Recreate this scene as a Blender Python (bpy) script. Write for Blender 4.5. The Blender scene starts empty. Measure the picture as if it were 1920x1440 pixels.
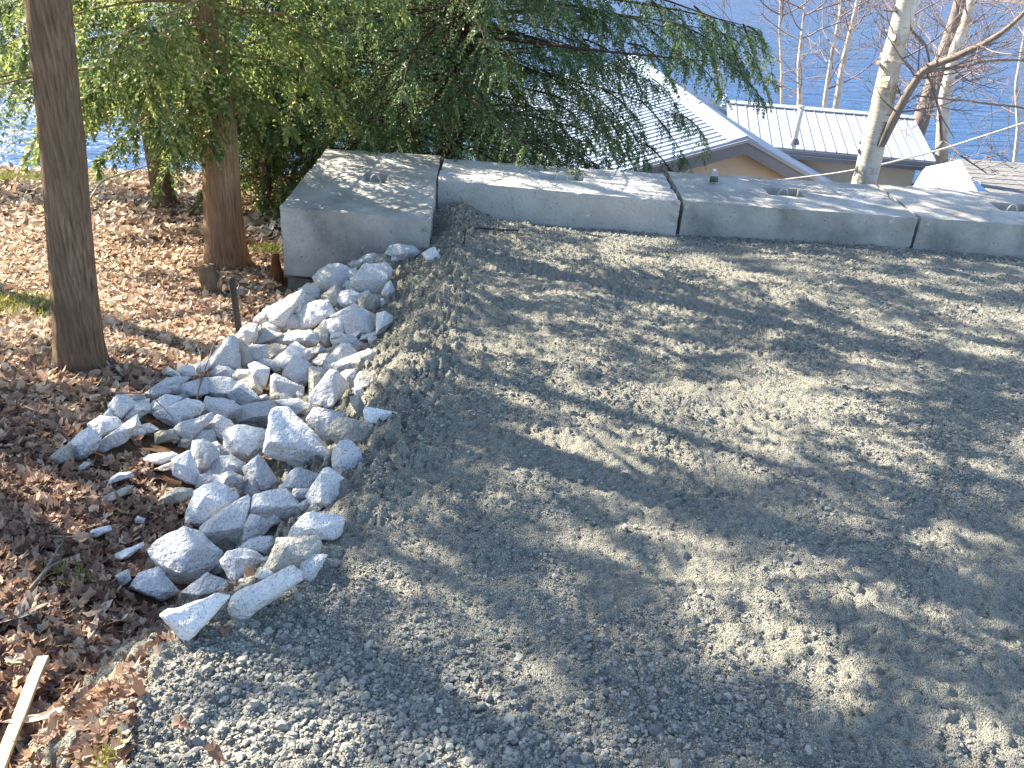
import bpy, bmesh, math, random
import numpy as np
from mathutils import Vector, Matrix
SC = bpy.context.scene
COL = SC.collection

# ---------------------------------------------------------------- camera
PITCH, ROLL, EYE, FPX = 28.5, 3.5, 1.6, 1600.0      # degrees below level, roll, metres above gravel, focal length in 1920-px units
cam = bpy.data.cameras.new('camera'); camo = bpy.data.objects.new('camera', cam); COL.objects.link(camo)
cam.sensor_width = 36.0; cam.lens = 36.0 * FPX / 1920.0; cam.clip_start = 0.05; cam.clip_end = 3000
camo.matrix_world = Matrix.Translation((0, 0, EYE)) @ Matrix.Rotation(math.radians(90 - PITCH), 4, 'X') @ Matrix.Rotation(math.radians(ROLL), 4, 'Z')
SC.camera = camo
# ---------------------------------------------------------------- sky, sun, exposure
SUN_AZ, SUN_EL = -59.0, 35.0                          # azimuth from straight ahead (+Y), minus is left
w = bpy.data.worlds.new('World'); SC.world = w; w.use_nodes = True
nt = w.node_tree; bg = nt.nodes['Background']
sky = nt.nodes.new('ShaderNodeTexSky'); sky.sky_type = 'NISHITA'; sky.sun_disc = False
sky.sun_elevation = math.radians(SUN_EL); sky.sun_rotation = math.radians(SUN_AZ)
sky.air_density = 1.0; sky.dust_density = 0.6; sky.ozone_density = 1.2
nt.links.new(sky.outputs[0], bg.inputs[0]); bg.inputs[1].default_value = 0.11
TO_SUN = Vector((math.sin(math.radians(SUN_AZ)) * math.cos(math.radians(SUN_EL)), math.cos(math.radians(SUN_AZ)) * math.cos(math.radians(SUN_EL)), math.sin(math.radians(SUN_EL))))
sl = bpy.data.lights.new('sun', 'SUN'); sl.energy = 5.0; sl.angle = math.radians(0.53); sl.color = (1.0, 0.91, 0.74)
so = bpy.data.objects.new('sun', sl); COL.objects.link(so); so.rotation_euler = (-TO_SUN).to_track_quat('-Z', 'Y').to_euler()
SC.view_settings.view_transform = 'Standard'; SC.view_settings.look = 'None'; SC.view_settings.gamma = 1.0
SC.view_settings.use_curve_mapping = False
SC.view_settings.exposure = 1.98
SC.render.engine = 'CYCLES'
SC.cycles.max_bounces = 5; SC.cycles.diffuse_bounces = 2; SC.cycles.glossy_bounces = 2; SC.cycles.transmission_bounces = 4; SC.cycles.transparent_max_bounces = 4
SC.cycles.caustics_reflective = False; SC.cycles.caustics_refractive = False

# ---------------------------------------------------------------- reading points off the photograph into the place
_M = camo.matrix_world.to_3x3()
CR, CU, CF = (np.array(_M @ Vector(v)) for v in ((1, 0, 0), (0, 1, 0), (0, 0, -1)))
EYEP = np.array([0, 0, EYE])
def ray(x, y): return CF + CR * ((x - 960) / FPX) - CU * ((y - 720) / FPX)
def on_z(x, y, z): d = ray(x, y); return EYEP + d * ((z - EYE) / d[2])
def on_y(x, y, Y): d = ray(x, y); return EYEP + d * (Y / d[1])
# ---------------------------------------------------------------- helpers
RNG = np.random.default_rng(7)
def _hash(ix, iy, iz, seed):
    h = (ix.astype(np.int64) * 374761393 + iy.astype(np.int64) * 668265263 + iz.astype(np.int64) * 2147483647 + seed * 974634777) & 0x7fffffff
    h = ((h ^ (h >> 13)) * 1274126177) & 0x7fffffff
    h = ((h ^ (h >> 16)) * 668265263) & 0x7fffffff
    return ((h ^ (h >> 15)) & 0xffff) / 32767.5 - 1.0
def noise2(x, y, seed=0):
    x = np.asarray(x, float); y = np.asarray(y, float); ix = np.floor(x); iy = np.floor(y); fx = x - ix; fy = y - iy
    u = fx * fx * fx * (fx * (fx * 6 - 15) + 10); v = fy * fy * fy * (fy * (fy * 6 - 15) + 10); z = np.zeros_like(ix)
    a = _hash(ix, iy, z, seed); b = _hash(ix + 1, iy, z, seed); c = _hash(ix, iy + 1, z, seed); d = _hash(ix + 1, iy + 1, z, seed)
    return (a * (1 - u) + b * u) * (1 - v) + (c * (1 - u) + d * u) * v
def noise3(P, s, seed=0):
    P = np.asarray(P, float) * s; I = np.floor(P); f = P - I; u = f * f * (3 - 2 * f); r = 0
    for dx in (0, 1):
        for dy in (0, 1):
            for dz in (0, 1):
                wt = (u[:, 0] if dx else 1 - u[:, 0]) * (u[:, 1] if dy else 1 - u[:, 1]) * (u[:, 2] if dz else 1 - u[:, 2])
                r = r + wt * _hash(I[:, 0] + dx, I[:, 1] + dy, I[:, 2] + dz, seed)
    return r
def fbm2(x, y, oct=3, seed=0):
    r = 0; a = 1.0
    for o in range(oct): r = r + a * noise2(x * 2 ** o + 17.3 * o, y * 2 ** o - 9.1 * o, seed + o); a *= .5
    return r
def smooth(a, b, x): t = np.clip((x - a) / (b - a), 0, 1); return t * t * (3 - 2 * t)
def link(name, me, mat, parent=None, loc=None):
    o = bpy.data.objects.new(name, me); COL.objects.link(o)
    if mat is not None and me is not None and not me.materials: me.materials.append(mat)
    if parent is not None: o.parent = parent
    if loc is not None: o.location = loc
    return o
def np_mesh(name, V, F, shade=True, tint=None):
    """V (n,3) floats, F (m,3) or (m,4) ints; tint (n,) floats stored per point"""
    V = np.ascontiguousarray(V, np.float32); F = np.ascontiguousarray(F, np.int32); k = F.shape[1]
    me = bpy.data.meshes.new(name); me.vertices.add(len(V)); me.vertices.foreach_set('co', V.ravel())
    me.loops.add(F.size); me.loops.foreach_set('vertex_index', F.ravel()); me.polygons.add(len(F))
    me.polygons.foreach_set('loop_start', np.arange(len(F), dtype=np.int32) * k)
    me.polygons.foreach_set('use_smooth', np.full(len(F), shade, bool))
    if tint is not None:
        at = me.attributes.new('tint', 'FLOAT', 'POINT'); at.data.foreach_set('value', np.ascontiguousarray(tint, np.float32))
    me.update(calc_edges=True); return me
def bm_mesh(name, bm, shade=False):
    me = bpy.data.meshes.new(name); bm.normal_update(); bm.to_mesh(me); bm.free()
    me.polygons.foreach_set('use_smooth', np.full(len(me.polygons), shade, bool)); return me
def empty(name, loc=(0, 0, 0)):
    o = bpy.data.objects.new(name, None); COL.objects.link(o); o.location = loc; o.empty_display_size = .1; return o
def tag(o, label, cat, group=None):
    o['label'] = label; o['category'] = cat
    if group: o['group'] = group
    return o
def struct(o): o['kind'] = 'structure'; return o
def stuff(o, label=None, cat=None):
    o['kind'] = 'stuff'
    if label: o['label'] = label; o['category'] = cat
    return o
def tubes(paths, nseg=6):
    """paths: list of (points (k,3), radii (k,)); returns V, F of all the tubes"""
    VV = []; FF = []; off = 0
    for pts, rad in paths:
        P = np.asarray(pts, float); r = np.asarray(rad, float); k = len(P)
        T = np.gradient(P, axis=0); T /= np.linalg.norm(T, axis=1)[:, None] + 1e-9
        ref = np.array([0, 0, 1.]) if abs(T[:, 2]).mean() < .8 else np.array([1., 0, 0])
        A = np.cross(T, ref); A /= np.linalg.norm(A, axis=1)[:, None] + 1e-9; B = np.cross(T, A)
        an = np.arange(nseg) * 2 * math.pi / nseg
        ring = P[:, None] + r[:, None, None] * (np.cos(an)[None, :, None] * A[:, None] + np.sin(an)[None, :, None] * B[:, None])
        VV.append(ring.reshape(-1, 3)); i = np.arange(k - 1)[:, None] * nseg; j = np.arange(nseg)[None]; j2 = (j + 1) % nseg
        FF.append((np.stack([i + j, i + j2, i + nseg + j2, i + nseg + j], -1) + off).reshape(-1, 4)); off += k * nseg
    return np.concatenate(VV), np.concatenate(FF)
def box(bm, c, size, rot=None):
    M = Matrix.Translation(c) @ (rot.to_4x4() if rot is not None else Matrix()) @ Matrix.Diagonal((*size, 1))
    return bmesh.ops.create_cube(bm, size=1.0, matrix=M)['verts']
# ---------------------------------------------------------------- materials
def mat(name, rough=.8, spec=.3):
    m = bpy.data.materials.new(name); m.use_nodes = True; n = m.node_tree.nodes; b = n['Principled BSDF']
    b.inputs['Roughness'].default_value = rough; b.inputs['Specular IOR Level'].default_value = spec
    return m, m.node_tree, b
def nd(t, typ, **kw):
    n = t.nodes.new(typ)
    for k, v in kw.items():
        if k.startswith('i_'): n.inputs[k[2:].replace('_', ' ')].default_value = v
        else: setattr(n, k, v)
    return n
def ramp(t, fac, stops, interp='LINEAR'):
    r = t.nodes.new('ShaderNodeValToRGB'); r.color_ramp.interpolation = interp; e = r.color_ramp.elements
    while len(e) < len(stops): e.new(.5)
    for el, (p, c) in zip(e, stops): el.position = p; el.color = (*c, 1) if len(c) == 3 else c
    t.links.new(fac, r.inputs[0]); return r.outputs[0]
def tex(t, scale, detail=3, rough=.55, coord='Object', stretch=None):
    tc = t.nodes.new('ShaderNodeTexCoord'); src = tc.outputs[coord]
    if stretch:
        mp = t.nodes.new('ShaderNodeMapping'); mp.inputs['Scale'].default_value = stretch; t.links.new(src, mp.inputs[0]); src = mp.outputs[0]
    n = nd(t, 'ShaderNodeTexNoise', i_Scale=scale, i_Detail=detail, i_Roughness=rough); t.links.new(src, n.inputs['Vector']); return n.outputs['Fac']
def mixc(t, fac, a, b, mode='MIX'):
    m = t.nodes.new('ShaderNodeMix'); m.data_type = 'RGBA'; m.blend_type = mode
    for sock, v in ((m.inputs[0], fac), (m.inputs[6], a), (m.inputs[7], b)):
        if hasattr(v, 'links') or hasattr(v, 'is_linked'): t.links.new(v, sock)
        else: sock.default_value = v if isinstance(v, float) else (*v, 1)
    return m.outputs[2]
def bump(t, b, h, strength=.5, dist=.01):
    n = nd(t, 'ShaderNodeBump', i_Strength=strength, i_Distance=dist); t.links.new(h, n.inputs['Height']); t.links.new(n.outputs[0], b.inputs['Normal']); return n
def plain(name, col, rough=.7, spec=.3, var=.15, scale=6, bscale=None, metal=0):
    m, t, b = mat(name, rough, spec); f = tex(t, scale, 4)
    c0 = tuple(c * (1 - var) for c in col); c1 = tuple(min(1, c * (1 + var)) for c in col)
    t.links.new(ramp(t, f, [(.3, c0), (.7, c1)]), b.inputs['Base Color']); b.inputs['Metallic'].default_value = metal
    if bscale: bump(t, b, tex(t, bscale, 3), .35, .01)
    return m
def leafmat(name, stops, transl=.35, rough=.55):
    m, t, b = mat(name, rough, .25)
    at = nd(t, 'ShaderNodeAttribute', attribute_name='tint'); c = ramp(t, at.outputs['Fac'], stops)
    t.links.new(c, b.inputs['Base Color'])
    if transl:
        tr = t.nodes.new('ShaderNodeBsdfTranslucent'); hs = nd(t, 'ShaderNodeHueSaturation', i_Saturation=1.05, i_Value=1.6); t.links.new(c, hs.inputs['Color']); t.links.new(hs.outputs[0], tr.inputs[0])
        mx = t.nodes.new('ShaderNodeMixShader'); mx.inputs[0].default_value = transl
        t.links.new(b.outputs[0], mx.inputs[1]); t.links.new(tr.outputs[0], mx.inputs[2]); t.links.new(mx.outputs[0], t.nodes['Material Output'].inputs[0])
    return m
MT = {}
# crushed gravel: grey-beige dust with darker and paler grains
m, t, b = mat('crushed_gravel', .9, .15); MT['gravel'] = m
f1 = tex(t, 1.3, 4); f2 = tex(t, 55, 4, .7); f3 = tex(t, 210, 2)
c = mixc(t, f1, (.35, .335, .28), (.45, .43, .36)); c = mixc(t, ramp(t, f2, [(.35, (0, 0, 0)), (.7, (1, 1, 1))]), c, (.52, .495, .415)); c = mixc(t, ramp(t, f3, [(.31, (1, 1, 1)), (.45, (0, 0, 0))]), c, (.15, .145, .14))
t.links.new(c, b.inputs['Base Color'])
add = nd(t, 'ShaderNodeMath', operation='ADD'); t.links.new(f2, add.inputs[0]); t.links.new(f3, add.inputs[1]); bump(t, b, add.outputs[0], 1.0, .032)
# loose stones in the gravel
m, t, b = mat('gravel_stone', .85, .2); MT['pebble'] = m
at = nd(t, 'ShaderNodeAttribute', attribute_name='tint', attribute_type='INSTANCER')
c = ramp(t, at.outputs['Fac'], [(0, (.13, .135, .14)), (.35, (.26, .255, .235)), (.75, (.41, .39, .325)), (.95, (.50, .475, .39)), (1, (.58, .56, .49))]); t.links.new(c, b.inputs['Base Color'])
bump(t, b, tex(t, 160, 3), .5, .004)
# forest soil
m, t, b = mat('forest_soil', .95, .1); MT['soil'] = m
f1 = tex(t, 1.1, 4); f2 = tex(t, 30, 4, .7)
c = mixc(t, f2, (.055, .035, .024), (.16, .095, .06)); c = mixc(t, ramp(t, f1, [(.55, (0, 0, 0)), (.72, (1, 1, 1))]), c, (.11, .105, .045)); t.links.new(c, b.inputs['Base Color']); bump(t, b, f2, .8, .03)
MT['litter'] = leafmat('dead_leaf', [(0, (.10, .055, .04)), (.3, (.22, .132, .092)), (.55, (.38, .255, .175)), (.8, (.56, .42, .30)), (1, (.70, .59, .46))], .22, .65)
MT['grass'] = leafmat('moss_blade', [(0, (.10, .11, .03)), (1, (.28, .30, .07))], .3)
MT['cedar'] = leafmat('cedar_leaf', [(0, (.045, .08, .03)), (.45, (.125, .17, .055)), (.8, (.25, .28, .10)), (1, (.38, .35, .16))], .5, .4)
MT['hemlock'] = leafmat('hemlock_needle', [(0, (.035, .07, .03)), (.5, (.095, .15, .06)), (.85, (.18, .23, .10)), (1, (.28, .27, .14))], .4, .4)
# granite
def granite(name, base, dark, tanmix):
    m, t, b = mat(name, .75, .3)
    oi = t.nodes.new('ShaderNodeObjectInfo')
    va = nd(t, 'ShaderNodeVectorMath', operation='ADD'); tc = t.nodes.new('ShaderNodeTexCoord'); t.links.new(tc.outputs['Object'], va.inputs[0]); t.links.new(oi.outputs['Location'], va.inputs[1])
    def nz(s, d=3, r=.6):
        n = nd(t, 'ShaderNodeTexNoise', i_Scale=s, i_Detail=d, i_Roughness=r); t.links.new(va.outputs[0], n.inputs['Vector']); return n.outputs['Fac']
    big = nz(5); sp = nz(150, 2, .5); sp2 = nz(60, 3)
    c = mixc(t, big, tuple(x * .86 for x in base), base); c = mixc(t, ramp(t, sp, [(.30, (1, 1, 1)), (.43, (0, 0, 0))]), c, dark)
    c = mixc(t, ramp(t, sp2, [(.52, (0, 0, 0)), (.75, (.6, .6, .6))]), c, tuple(min(1, x * 1.15) for x in base)); tn = nz(3.1)
    c = mixc(t, ramp(t, tn, [(.58, (0, 0, 0)), (.75, (tanmix,) * 3)]), c, (.40, .32, .235))
    v = nd(t, 'ShaderNodeMath', operation='MULTIPLY_ADD'); t.links.new(oi.outputs['Random'], v.inputs[0]); v.inputs[1].default_value = .24; v.inputs[2].default_value = .92
    hs = nd(t, 'ShaderNodeHueSaturation'); t.links.new(c, hs.inputs['Color']); t.links.new(v.outputs[0], hs.inputs['Value']); t.links.new(hs.outputs[0], b.inputs['Base Color'])
    ad = nd(t, 'ShaderNodeMath', operation='ADD'); t.links.new(sp2, ad.inputs[0]); t.links.new(nz(22, 4), ad.inputs[1]); bump(t, b, ad.outputs[0], .9, .02)
    return m
MT['w'] = granite('white_granite', (.69, .685, .68), (.27, .275, .29), .4)
MT['g'] = granite('grey_granite', (.54, .54, .545), (.17, .175, .19), .3)
MT['t'] = granite('tan_granite', (.56, .51, .43), (.22, .20, .18), .8)
MT['d'] = granite('dusty_granite', (.38, .36, .31), (.17, .165, .15), .6)
# concrete
def concrete(name, base, stain, pit):
    m, t, b = mat(name, .85, .25); f = tex(t, 2.2, 5, .6); g = tex(t, 38, 4, .65); h = tex(t, 14, 3); v = nd(t, 'ShaderNodeTexVoronoi', i_Scale=18.0); tc = t.nodes.new('ShaderNodeTexCoord'); t.links.new(tc.outputs['Object'], v.inputs['Vector'])
    c = mixc(t, ramp(t, f, [(.32, (0, 0, 0)), (.68, (1, 1, 1))]), tuple(x * stain for x in base), base); c = mixc(t, ramp(t, g, [(.3, (1, 1, 1)), (.48, (0, 0, 0))]), c, tuple(x * .66 for x in base))
    c = mixc(t, ramp(t, h, [(.66, (0, 0, 0)), (.8, (.7,) * 3)]), c, tuple(min(1, x * 1.35) for x in base))
    p = ramp(t, v.outputs['Distance'], [(.05, (1, 1, 1)), (.13, (0, 0, 0))]); c = mixc(t, mixc(t, pit, (0, 0, 0), p), c, tuple(x * .35 for x in base)); t.links.new(c, b.inputs['Base Color'])
    s = nd(t, 'ShaderNodeMath', operation='SUBTRACT'); t.links.new(g, s.inputs[0]); t.links.new(p, s.inputs[1]); bump(t, b, s.outputs[0], .8, .012); return m
MT['conc_dark'] = concrete('pitted_concrete', (.52, .495, .455), .46, .9)
MT['conc_light'] = concrete('smooth_concrete', (.55, .53, .50), .72, .4)
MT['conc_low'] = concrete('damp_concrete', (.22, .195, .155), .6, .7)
MT['rebar'] = plain('galvanised_loop', (.45, .44, .43), .5, .5, .2, 40)
# bark
def bark(name, c0, c1, stretch, strength=.9, dist=.02, moss=0):
    m, t, b = mat(name, .9, .12); f = tex(t, 6, 5, .65, 'Object', stretch); g = tex(t, 3, 4)
    c = ramp(t, f, [(.3, c0), (.65, c1), (.85, tuple(min(1, x * 1.3) for x in c1))]); c = mixc(t, ramp(t, g, [(.35, (.55,) * 3), (.6, (0, 0, 0))]), c, tuple(x * .55 for x in c1))
    if moss: c = mixc(t, ramp(t, tex(t, 5, 3), [(.6, (0, 0, 0)), (.7, (moss,) * 3)]), c, (.12, .14, .04))
    t.links.new(c, b.inputs['Base Color']); bump(t, b, f, strength, dist); return m
MT['cedar_bark'] = bark('cedar_bark', (.085, .052, .034), (.36, .245, .16), (13, 13, .9), 1.0, .035)
MT['cedar_bark2'] = bark('stripped_cedar_bark', (.13, .07, .04), (.44, .28, .17), (12, 12, .6), 1.0, .025, .3)
MT['hem_bark'] = bark('hemlock_bark', (.03, .02, .016), (.10, .06, .045), (4, 4, 1))
MT['stump'] = bark('mossy_stump_wood', (.10, .065, .04), (.26, .19, .12), (4, 4, .6), .9, .02, .9)
MT['rotten'] = bark('rotten_red_wood', (.06, .025, .014), (.25, .10, .05), (9, 9, .8))
MT['brown_bark'] = bark('grey_brown_bark', (.13, .10, .085), (.33, .27, .23), (5, 5, .8), .5)
MT['twig'] = bark('bare_twig_bark', (.14, .11, .105), (.33, .26, .24), (5, 5, 1), .3, .004)
MT['palestick'] = bark('dry_stick', (.26, .20, .15), (.50, .41, .32), (5, 5, 1), .3, .004)
m, t, b = mat('birch_bark', .7, .25); MT['birch'] = m
f = tex(t, 5, 4, .6, 'Object', (1.2, 1.2, 9)); g = tex(t, 2.2, 5, .7); h = tex(t, 9, 4, .6, 'Object', (1, 1, 2.2))
c = ramp(t, g, [(.32, (.32, .22, .14)), (.45, (.53, .44, .35)), (.6, (.62, .57, .50))]); c = mixc(t, ramp(t, f, [(.27, (1, 1, 1)), (.36, (0, 0, 0))]), c, (.16, .11, .08)); c = mixc(t, ramp(t, h, [(.66, (0, 0, 0)), (.73, (1, 1, 1))]), c, (.30, .19, .11)); t.links.new(c, b.inputs['Base Color']); bump(t, b, f, .5, .012)
# house
MT['roof_blue'] = plain('pale_blue_metal_roof', (.31, .36, .45), .42, .5, .05, 1.5)
MT['roof_grey'] = plain('grey_metal_roof', (.27, .285, .335), .5, .5, .06, 1.2)
MT['roof_white'] = plain('white_metal_panel', (.74, .73, .72), .5, .4, .03, 2)
MT['fascia'] = plain('blue_grey_fascia', (.155, .17, .20), .5, .4, .08, 3)
MT['siding'] = plain('beige_siding', (.54, .49, .41), .7, .3, .05, 3)
MT['gutter'] = plain('dark_gutter', (.10, .105, .12), .4, .5, .1, 3)
MT['glass'] = plain('window_glass', (.05, .06, .08), .1, .6, .1, 2)
MT['pipe'] = plain('weathered_vent_pipe', (.50, .49, .45), .6, .4, .15, 8)
MT['plank'] = plain('weathered_grey_plank', (.19, .185, .185), .85, .2, .3, 9, 40)
MT['black'] = plain('black_steel', (.035, .032, .030), .6, .4, .25, 20, 60)
MT['geogrid'] = plain('black_plastic_grid', (.02, .02, .022), .5, .4, .2, 20)
MT['lath'] = plain('raw_pine', (.56, .43, .25), .7, .3, .18, 9, 60)
MT['cable'] = plain('grey_cable', (.38, .37, .36), .6, .3, .1, 6)
MT['cap'] = plain('white_plastic', (.8, .8, .8), .4, .5, .03, 6)
MT['label'] = plain('green_paper_label', (.05, .10, .05), .6, .3, .6, 60)
m, t, b = mat('clear_plastic', .06, .5); b.inputs['Transmission Weight'].default_value = .85; b.inputs['Base Color'].default_value = (.9, .95, .95, 1); b.inputs['IOR'].default_value = 1.25; MT['plastic'] = m
# lake
m, t, b = mat('lake_water', .15, .4); MT['water'] = m
b.inputs['Base Color'].default_value = (.03, .10, .235, 1); b.inputs['IOR'].default_value = 1.33
tc = t.nodes.new('ShaderNodeTexCoord'); mp = t.nodes.new('ShaderNodeMapping'); mp.inputs['Rotation'].default_value = (0, 0, math.radians(-4)); mp.inputs['Scale'].default_value = (.30, .9, 1); t.links.new(tc.outputs['Object'], mp.inputs[0])
n1 = nd(t, 'ShaderNodeTexNoise', i_Scale=1.0, i_Detail=5.0, i_Roughness=.62, i_Distortion=.3); t.links.new(mp.outputs[0], n1.inputs['Vector'])
n2 = nd(t, 'ShaderNodeTexNoise', i_Scale=.22, i_Detail=2.0); t.links.new(mp.outputs[0], n2.inputs['Vector'])
ad = nd(t, 'ShaderNodeMath', operation='ADD'); t.links.new(n1.outputs['Fac'], ad.inputs[0]); t.links.new(n2.outputs['Fac'], ad.inputs[1]); bump(t, b, ad.outputs[0], 1.0, .9)
MT['hill'] = plain('far_bare_wood', (.20, .16, .14), .95, .1, .4, .25, 1)
# ================================================================ the setting
LAKE_Z = -9.0
def z_gravel(x, y): return -0.10 * y
def edge_x(y): return np.interp(y, [-2, .8, 1.3, 1.6, 2.0, 2.3, 3.2, 4.2, 5.2, 6.0, 7.5], [-.72, -.72, -.78, -.86, -.70, -.57, -.55, -.50, -.52, -.60, -.62])
def z_floor(x, y):
    x = np.asarray(x, float); y = np.asarray(y, float)
    A = np.interp(y, [-8, 0, 1.0, 1.6, 2.4, 4, 6.4, 10, 15, 18, 24, 29, 60], [.5, .0, -.12, -.21, -.38, -.72, -1.20, -1.75, -2.60, -4.0, -7.2, -9.3, -11])
    A = A - .05 * smooth(-3, -10, x) * np.clip(y, 0, 10) * .4
    B = np.interp(y, [-8, 0, 6.5, 8.2, 10, 13, 22, 28, 33, 60], [.1, -.4, -1.15, -1.75, -3.0, -5.0, -5.9, -7.5, -9.4, -11])
    s = smooth(-2.6, -.4, x); z = A * (1 - s) + B * s
    far = smooth(45, 60, y) * 0
    return z + .035 * fbm2(x * .9, y * .9, 3, 5) + .015 * noise2(x * 5, y * 5, 8)
def z_pad(x, y):
    x = np.asarray(x, float); y = np.asarray(y, float); e = edge_x(y) + .05 * noise2(y * 3.1, y * 0 + .5, 3) + .03 * noise2(y * 9, y * 0 + 2.5, 4)
    d = np.clip(e - x, 0, None)
    z = z_gravel(x, y) - (.55 - .33 * smooth(4.6, 5.9, y)) * d - .07 * smooth(0, .3, d) - .75 * np.clip(d - .85, 0, None)
    z = z + .085 * np.exp(-((x + .62) ** 2 + (y - 7.25) ** 2) / .09) + .02 * fbm2(x * .8, y * .8, 2, 21)
    return z
def z_ground(x, y): return np.maximum(z_floor(x, y), np.where((y < 7.6) & (x > -3), z_pad(x, y), -99))
def hit_ground(px, py, lift=0.0):
    t = np.arange(.6, 24, .01)
    while True:
        d = ray(px, py); P = EYEP + d * t[:, None]; below = P[:, 2] < z_ground(P[:, 0], P[:, 1]) + lift
        if below.any(): return P[np.argmax(below)]
        py += 3
def grid(xs, ys, zf):
    X, Y = np.meshgrid(xs, ys); Z = zf(X, Y); nx = len(xs); ny = len(ys); V = np.stack([X, Y, Z], -1).reshape(-1, 3)
    i = np.arange(ny - 1)[:, None] * nx + np.arange(nx - 1)[None]; return V, np.stack([i, i + 1, i + nx + 1, i + nx], -1).reshape(-1, 4)
def steps(*segs):
    out = []
    for a, b, s in segs: out.append(np.arange(a, b, s))
    return np.concatenate(out + [[segs[-1][1]]])
# forest floor
V, F = grid(steps((-60, -14, 2.0), (-14, -6, .4), (-6, .6, .11), (.6, 12, .5), (12, 90, 3)), steps((-10, .4, .5), (.4, 9, .09), (9, 18, .25), (18, 44, 1)), z_floor)
struct(link('forest_floor', np_mesh('forest_floor', V, F), MT['soil']))
# gravel pad with its lumpy surface
def geo(a, b, s0, g): 
    o = [a]
    while o[-1] < b: o.append(o[-1] + max(s0, g * o[-1]))
    return np.array(o)
ys = np.concatenate([np.arange(-3, .7, .1), geo(.7, 7.42, .0070, .0050)]); ys = np.minimum(ys, 7.42 + np.arange(len(ys)) * 1e-6)
xs = np.concatenate([np.arange(-2.0, -1.1, .02), np.arange(-1.1, 2.0, .0088), np.arange(2.0, 4.6, .018), np.arange(4.6, 10, .06)])
def pad_detail(x, y):
    lump = fbm2(x * 5.5, y * 5.5, 2, 31); c1 = np.abs(fbm2(x * 17, y * 19, 2, 41)); c2 = np.abs(noise2(x * 43, y * 47, 44)); gr = noise2(x * 90, y * 90, 47)
    hoe = noise2(x * 1.1 + y * .4, y * 3.4 - x * .5, 55) + .5 * noise2(x * 2.5, y * 8, 56); fine = .55 + .45 * noise2(x * 1.3, y * 1.3, 57)
    e = edge_x(y); d = x - e; face = smooth(.12, -.25, d); should = np.exp(-((d - .10) / .13) ** 2) * smooth(1.9, 2.6, y)
    return z_pad(x, y) + .010 * lump + (.020 * c1 + .016 * c2) * (.55 + .6 * fine + 1.3 * face + 1.2 * should) - .014 + .005 * gr + .013 * hoe + .022 * face * noise2(x * 9, y * 9, 58) + should * (.030 + .028 * noise2(x * 8, y * 8, 59))
V, F = grid(xs, ys, pad_detail)
pad = struct(link('gravel_driveway', np_mesh('gravel_driveway', V, F), MT['gravel']))
# loose stones of the gravel: one angular stone set on each point
n = 760000; r = np.random.default_rng(3)
y_ = .9 + 6.4 * r.random(n) ** 1.55; x_ = -1.0 + r.random(n) * (1.9 + y_ * .75)
keep = (x_ > edge_x(y_) - .10 - .55 * r.random(n) ** 2.2) & (x_ < y_ * .72 + .35)
dens = .38 - .14 * smooth(.2, 1.0, x_) * smooth(3.2, 1.6, y_) + .42 * noise2(x_ * 1.7, y_ * 1.7, 77) + .34 * noise2(x_ * 6, y_ * 6, 78) + .30 * np.exp(-((x_ + .05) ** 2 / .5 + (y_ - 1.45) ** 2 / .12)) + .6 * smooth(6.7, 7.1, y_)
keep &= r.random(n) < dens
x_, y_ = x_[keep], y_[keep]; n = len(x_); zone = np.exp(-((x_ + .15) ** 2 / .6 + (y_ - 1.4) ** 2 / .14)); size = (.00165 + .0016 * zone) * np.exp(r.normal(0, .45, n)) * (1 + .17 * y_); big = r.random(n) < .03; size[big] *= 2.0; size = np.minimum(size, .014)
me = bpy.data.meshes.new('gravel_stones'); me.vertices.add(n); me.vertices.foreach_set('co', np.stack([x_, y_, pad_detail(x_, y_) + size * .25], -1).astype(np.float32).ravel())
def pt_attr(nm, typ, val, key='value'): at = me.attributes.new(nm, typ, 'POINT'); at.data.foreach_set(key, np.ascontiguousarray(val, np.float32).ravel())
pt_attr('tint', 'FLOAT', np.clip(.42 + .2 * r.normal(size=n) - .1 * noise2(x_ * 3, y_ * 3, 80), 0, .97)); pt_attr('turn', 'FLOAT_VECTOR', np.stack([r.normal(0, .4, n), r.normal(0, .4, n), r.uniform(0, 6.28, n)], -1), 'vector'); pt_attr('big', 'FLOAT_VECTOR', r.uniform(.6, 1.3, (n, 3)) * [1, 1, .75] * size[:, None], 'vector')
gs = stuff(link('gravel_stones', me, MT['pebble']), 'loose crushed grey stones strewn over the gravel driveway', 'gravel')
ng = bpy.data.node_groups.new('scatter_stones', 'GeometryNodeTree'); ng.interface.new_socket('Geometry', in_out='INPUT', socket_type='NodeSocketGeometry'); ng.interface.new_socket('Geometry', in_out='OUTPUT', socket_type='NodeSocketGeometry')
N_ = lambda typ: ng.nodes.new(typ); gi, go = N_('NodeGroupInput'), N_('NodeGroupOutput'); ico = N_('GeometryNodeMeshIcoSphere'); ico.inputs['Subdivisions'].default_value = 1; ico.inputs['Radius'].default_value = 1.0
sp = N_('GeometryNodeSetPosition'); rv = N_('FunctionNodeRandomValue'); rv.data_type = 'FLOAT_VECTOR'; rv.inputs[0].default_value = (-.38, -.38, -.38); rv.inputs[1].default_value = (.38, .38, .38); sm_ = N_('GeometryNodeSetMaterial'); sm_.inputs['Material'].default_value = MT['pebble']
iop = N_('GeometryNodeInstanceOnPoints'); na1, na2 = N_('GeometryNodeInputNamedAttribute'), N_('GeometryNodeInputNamedAttribute')
for q, nm in ((na1, 'turn'), (na2, 'big')): q.data_type = 'FLOAT_VECTOR'; q.inputs['Name'].default_value = nm
sh = N_('GeometryNodeSetShadeSmooth'); sh.inputs['Shade Smooth'].default_value = False; L_ = ng.links.new
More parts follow.
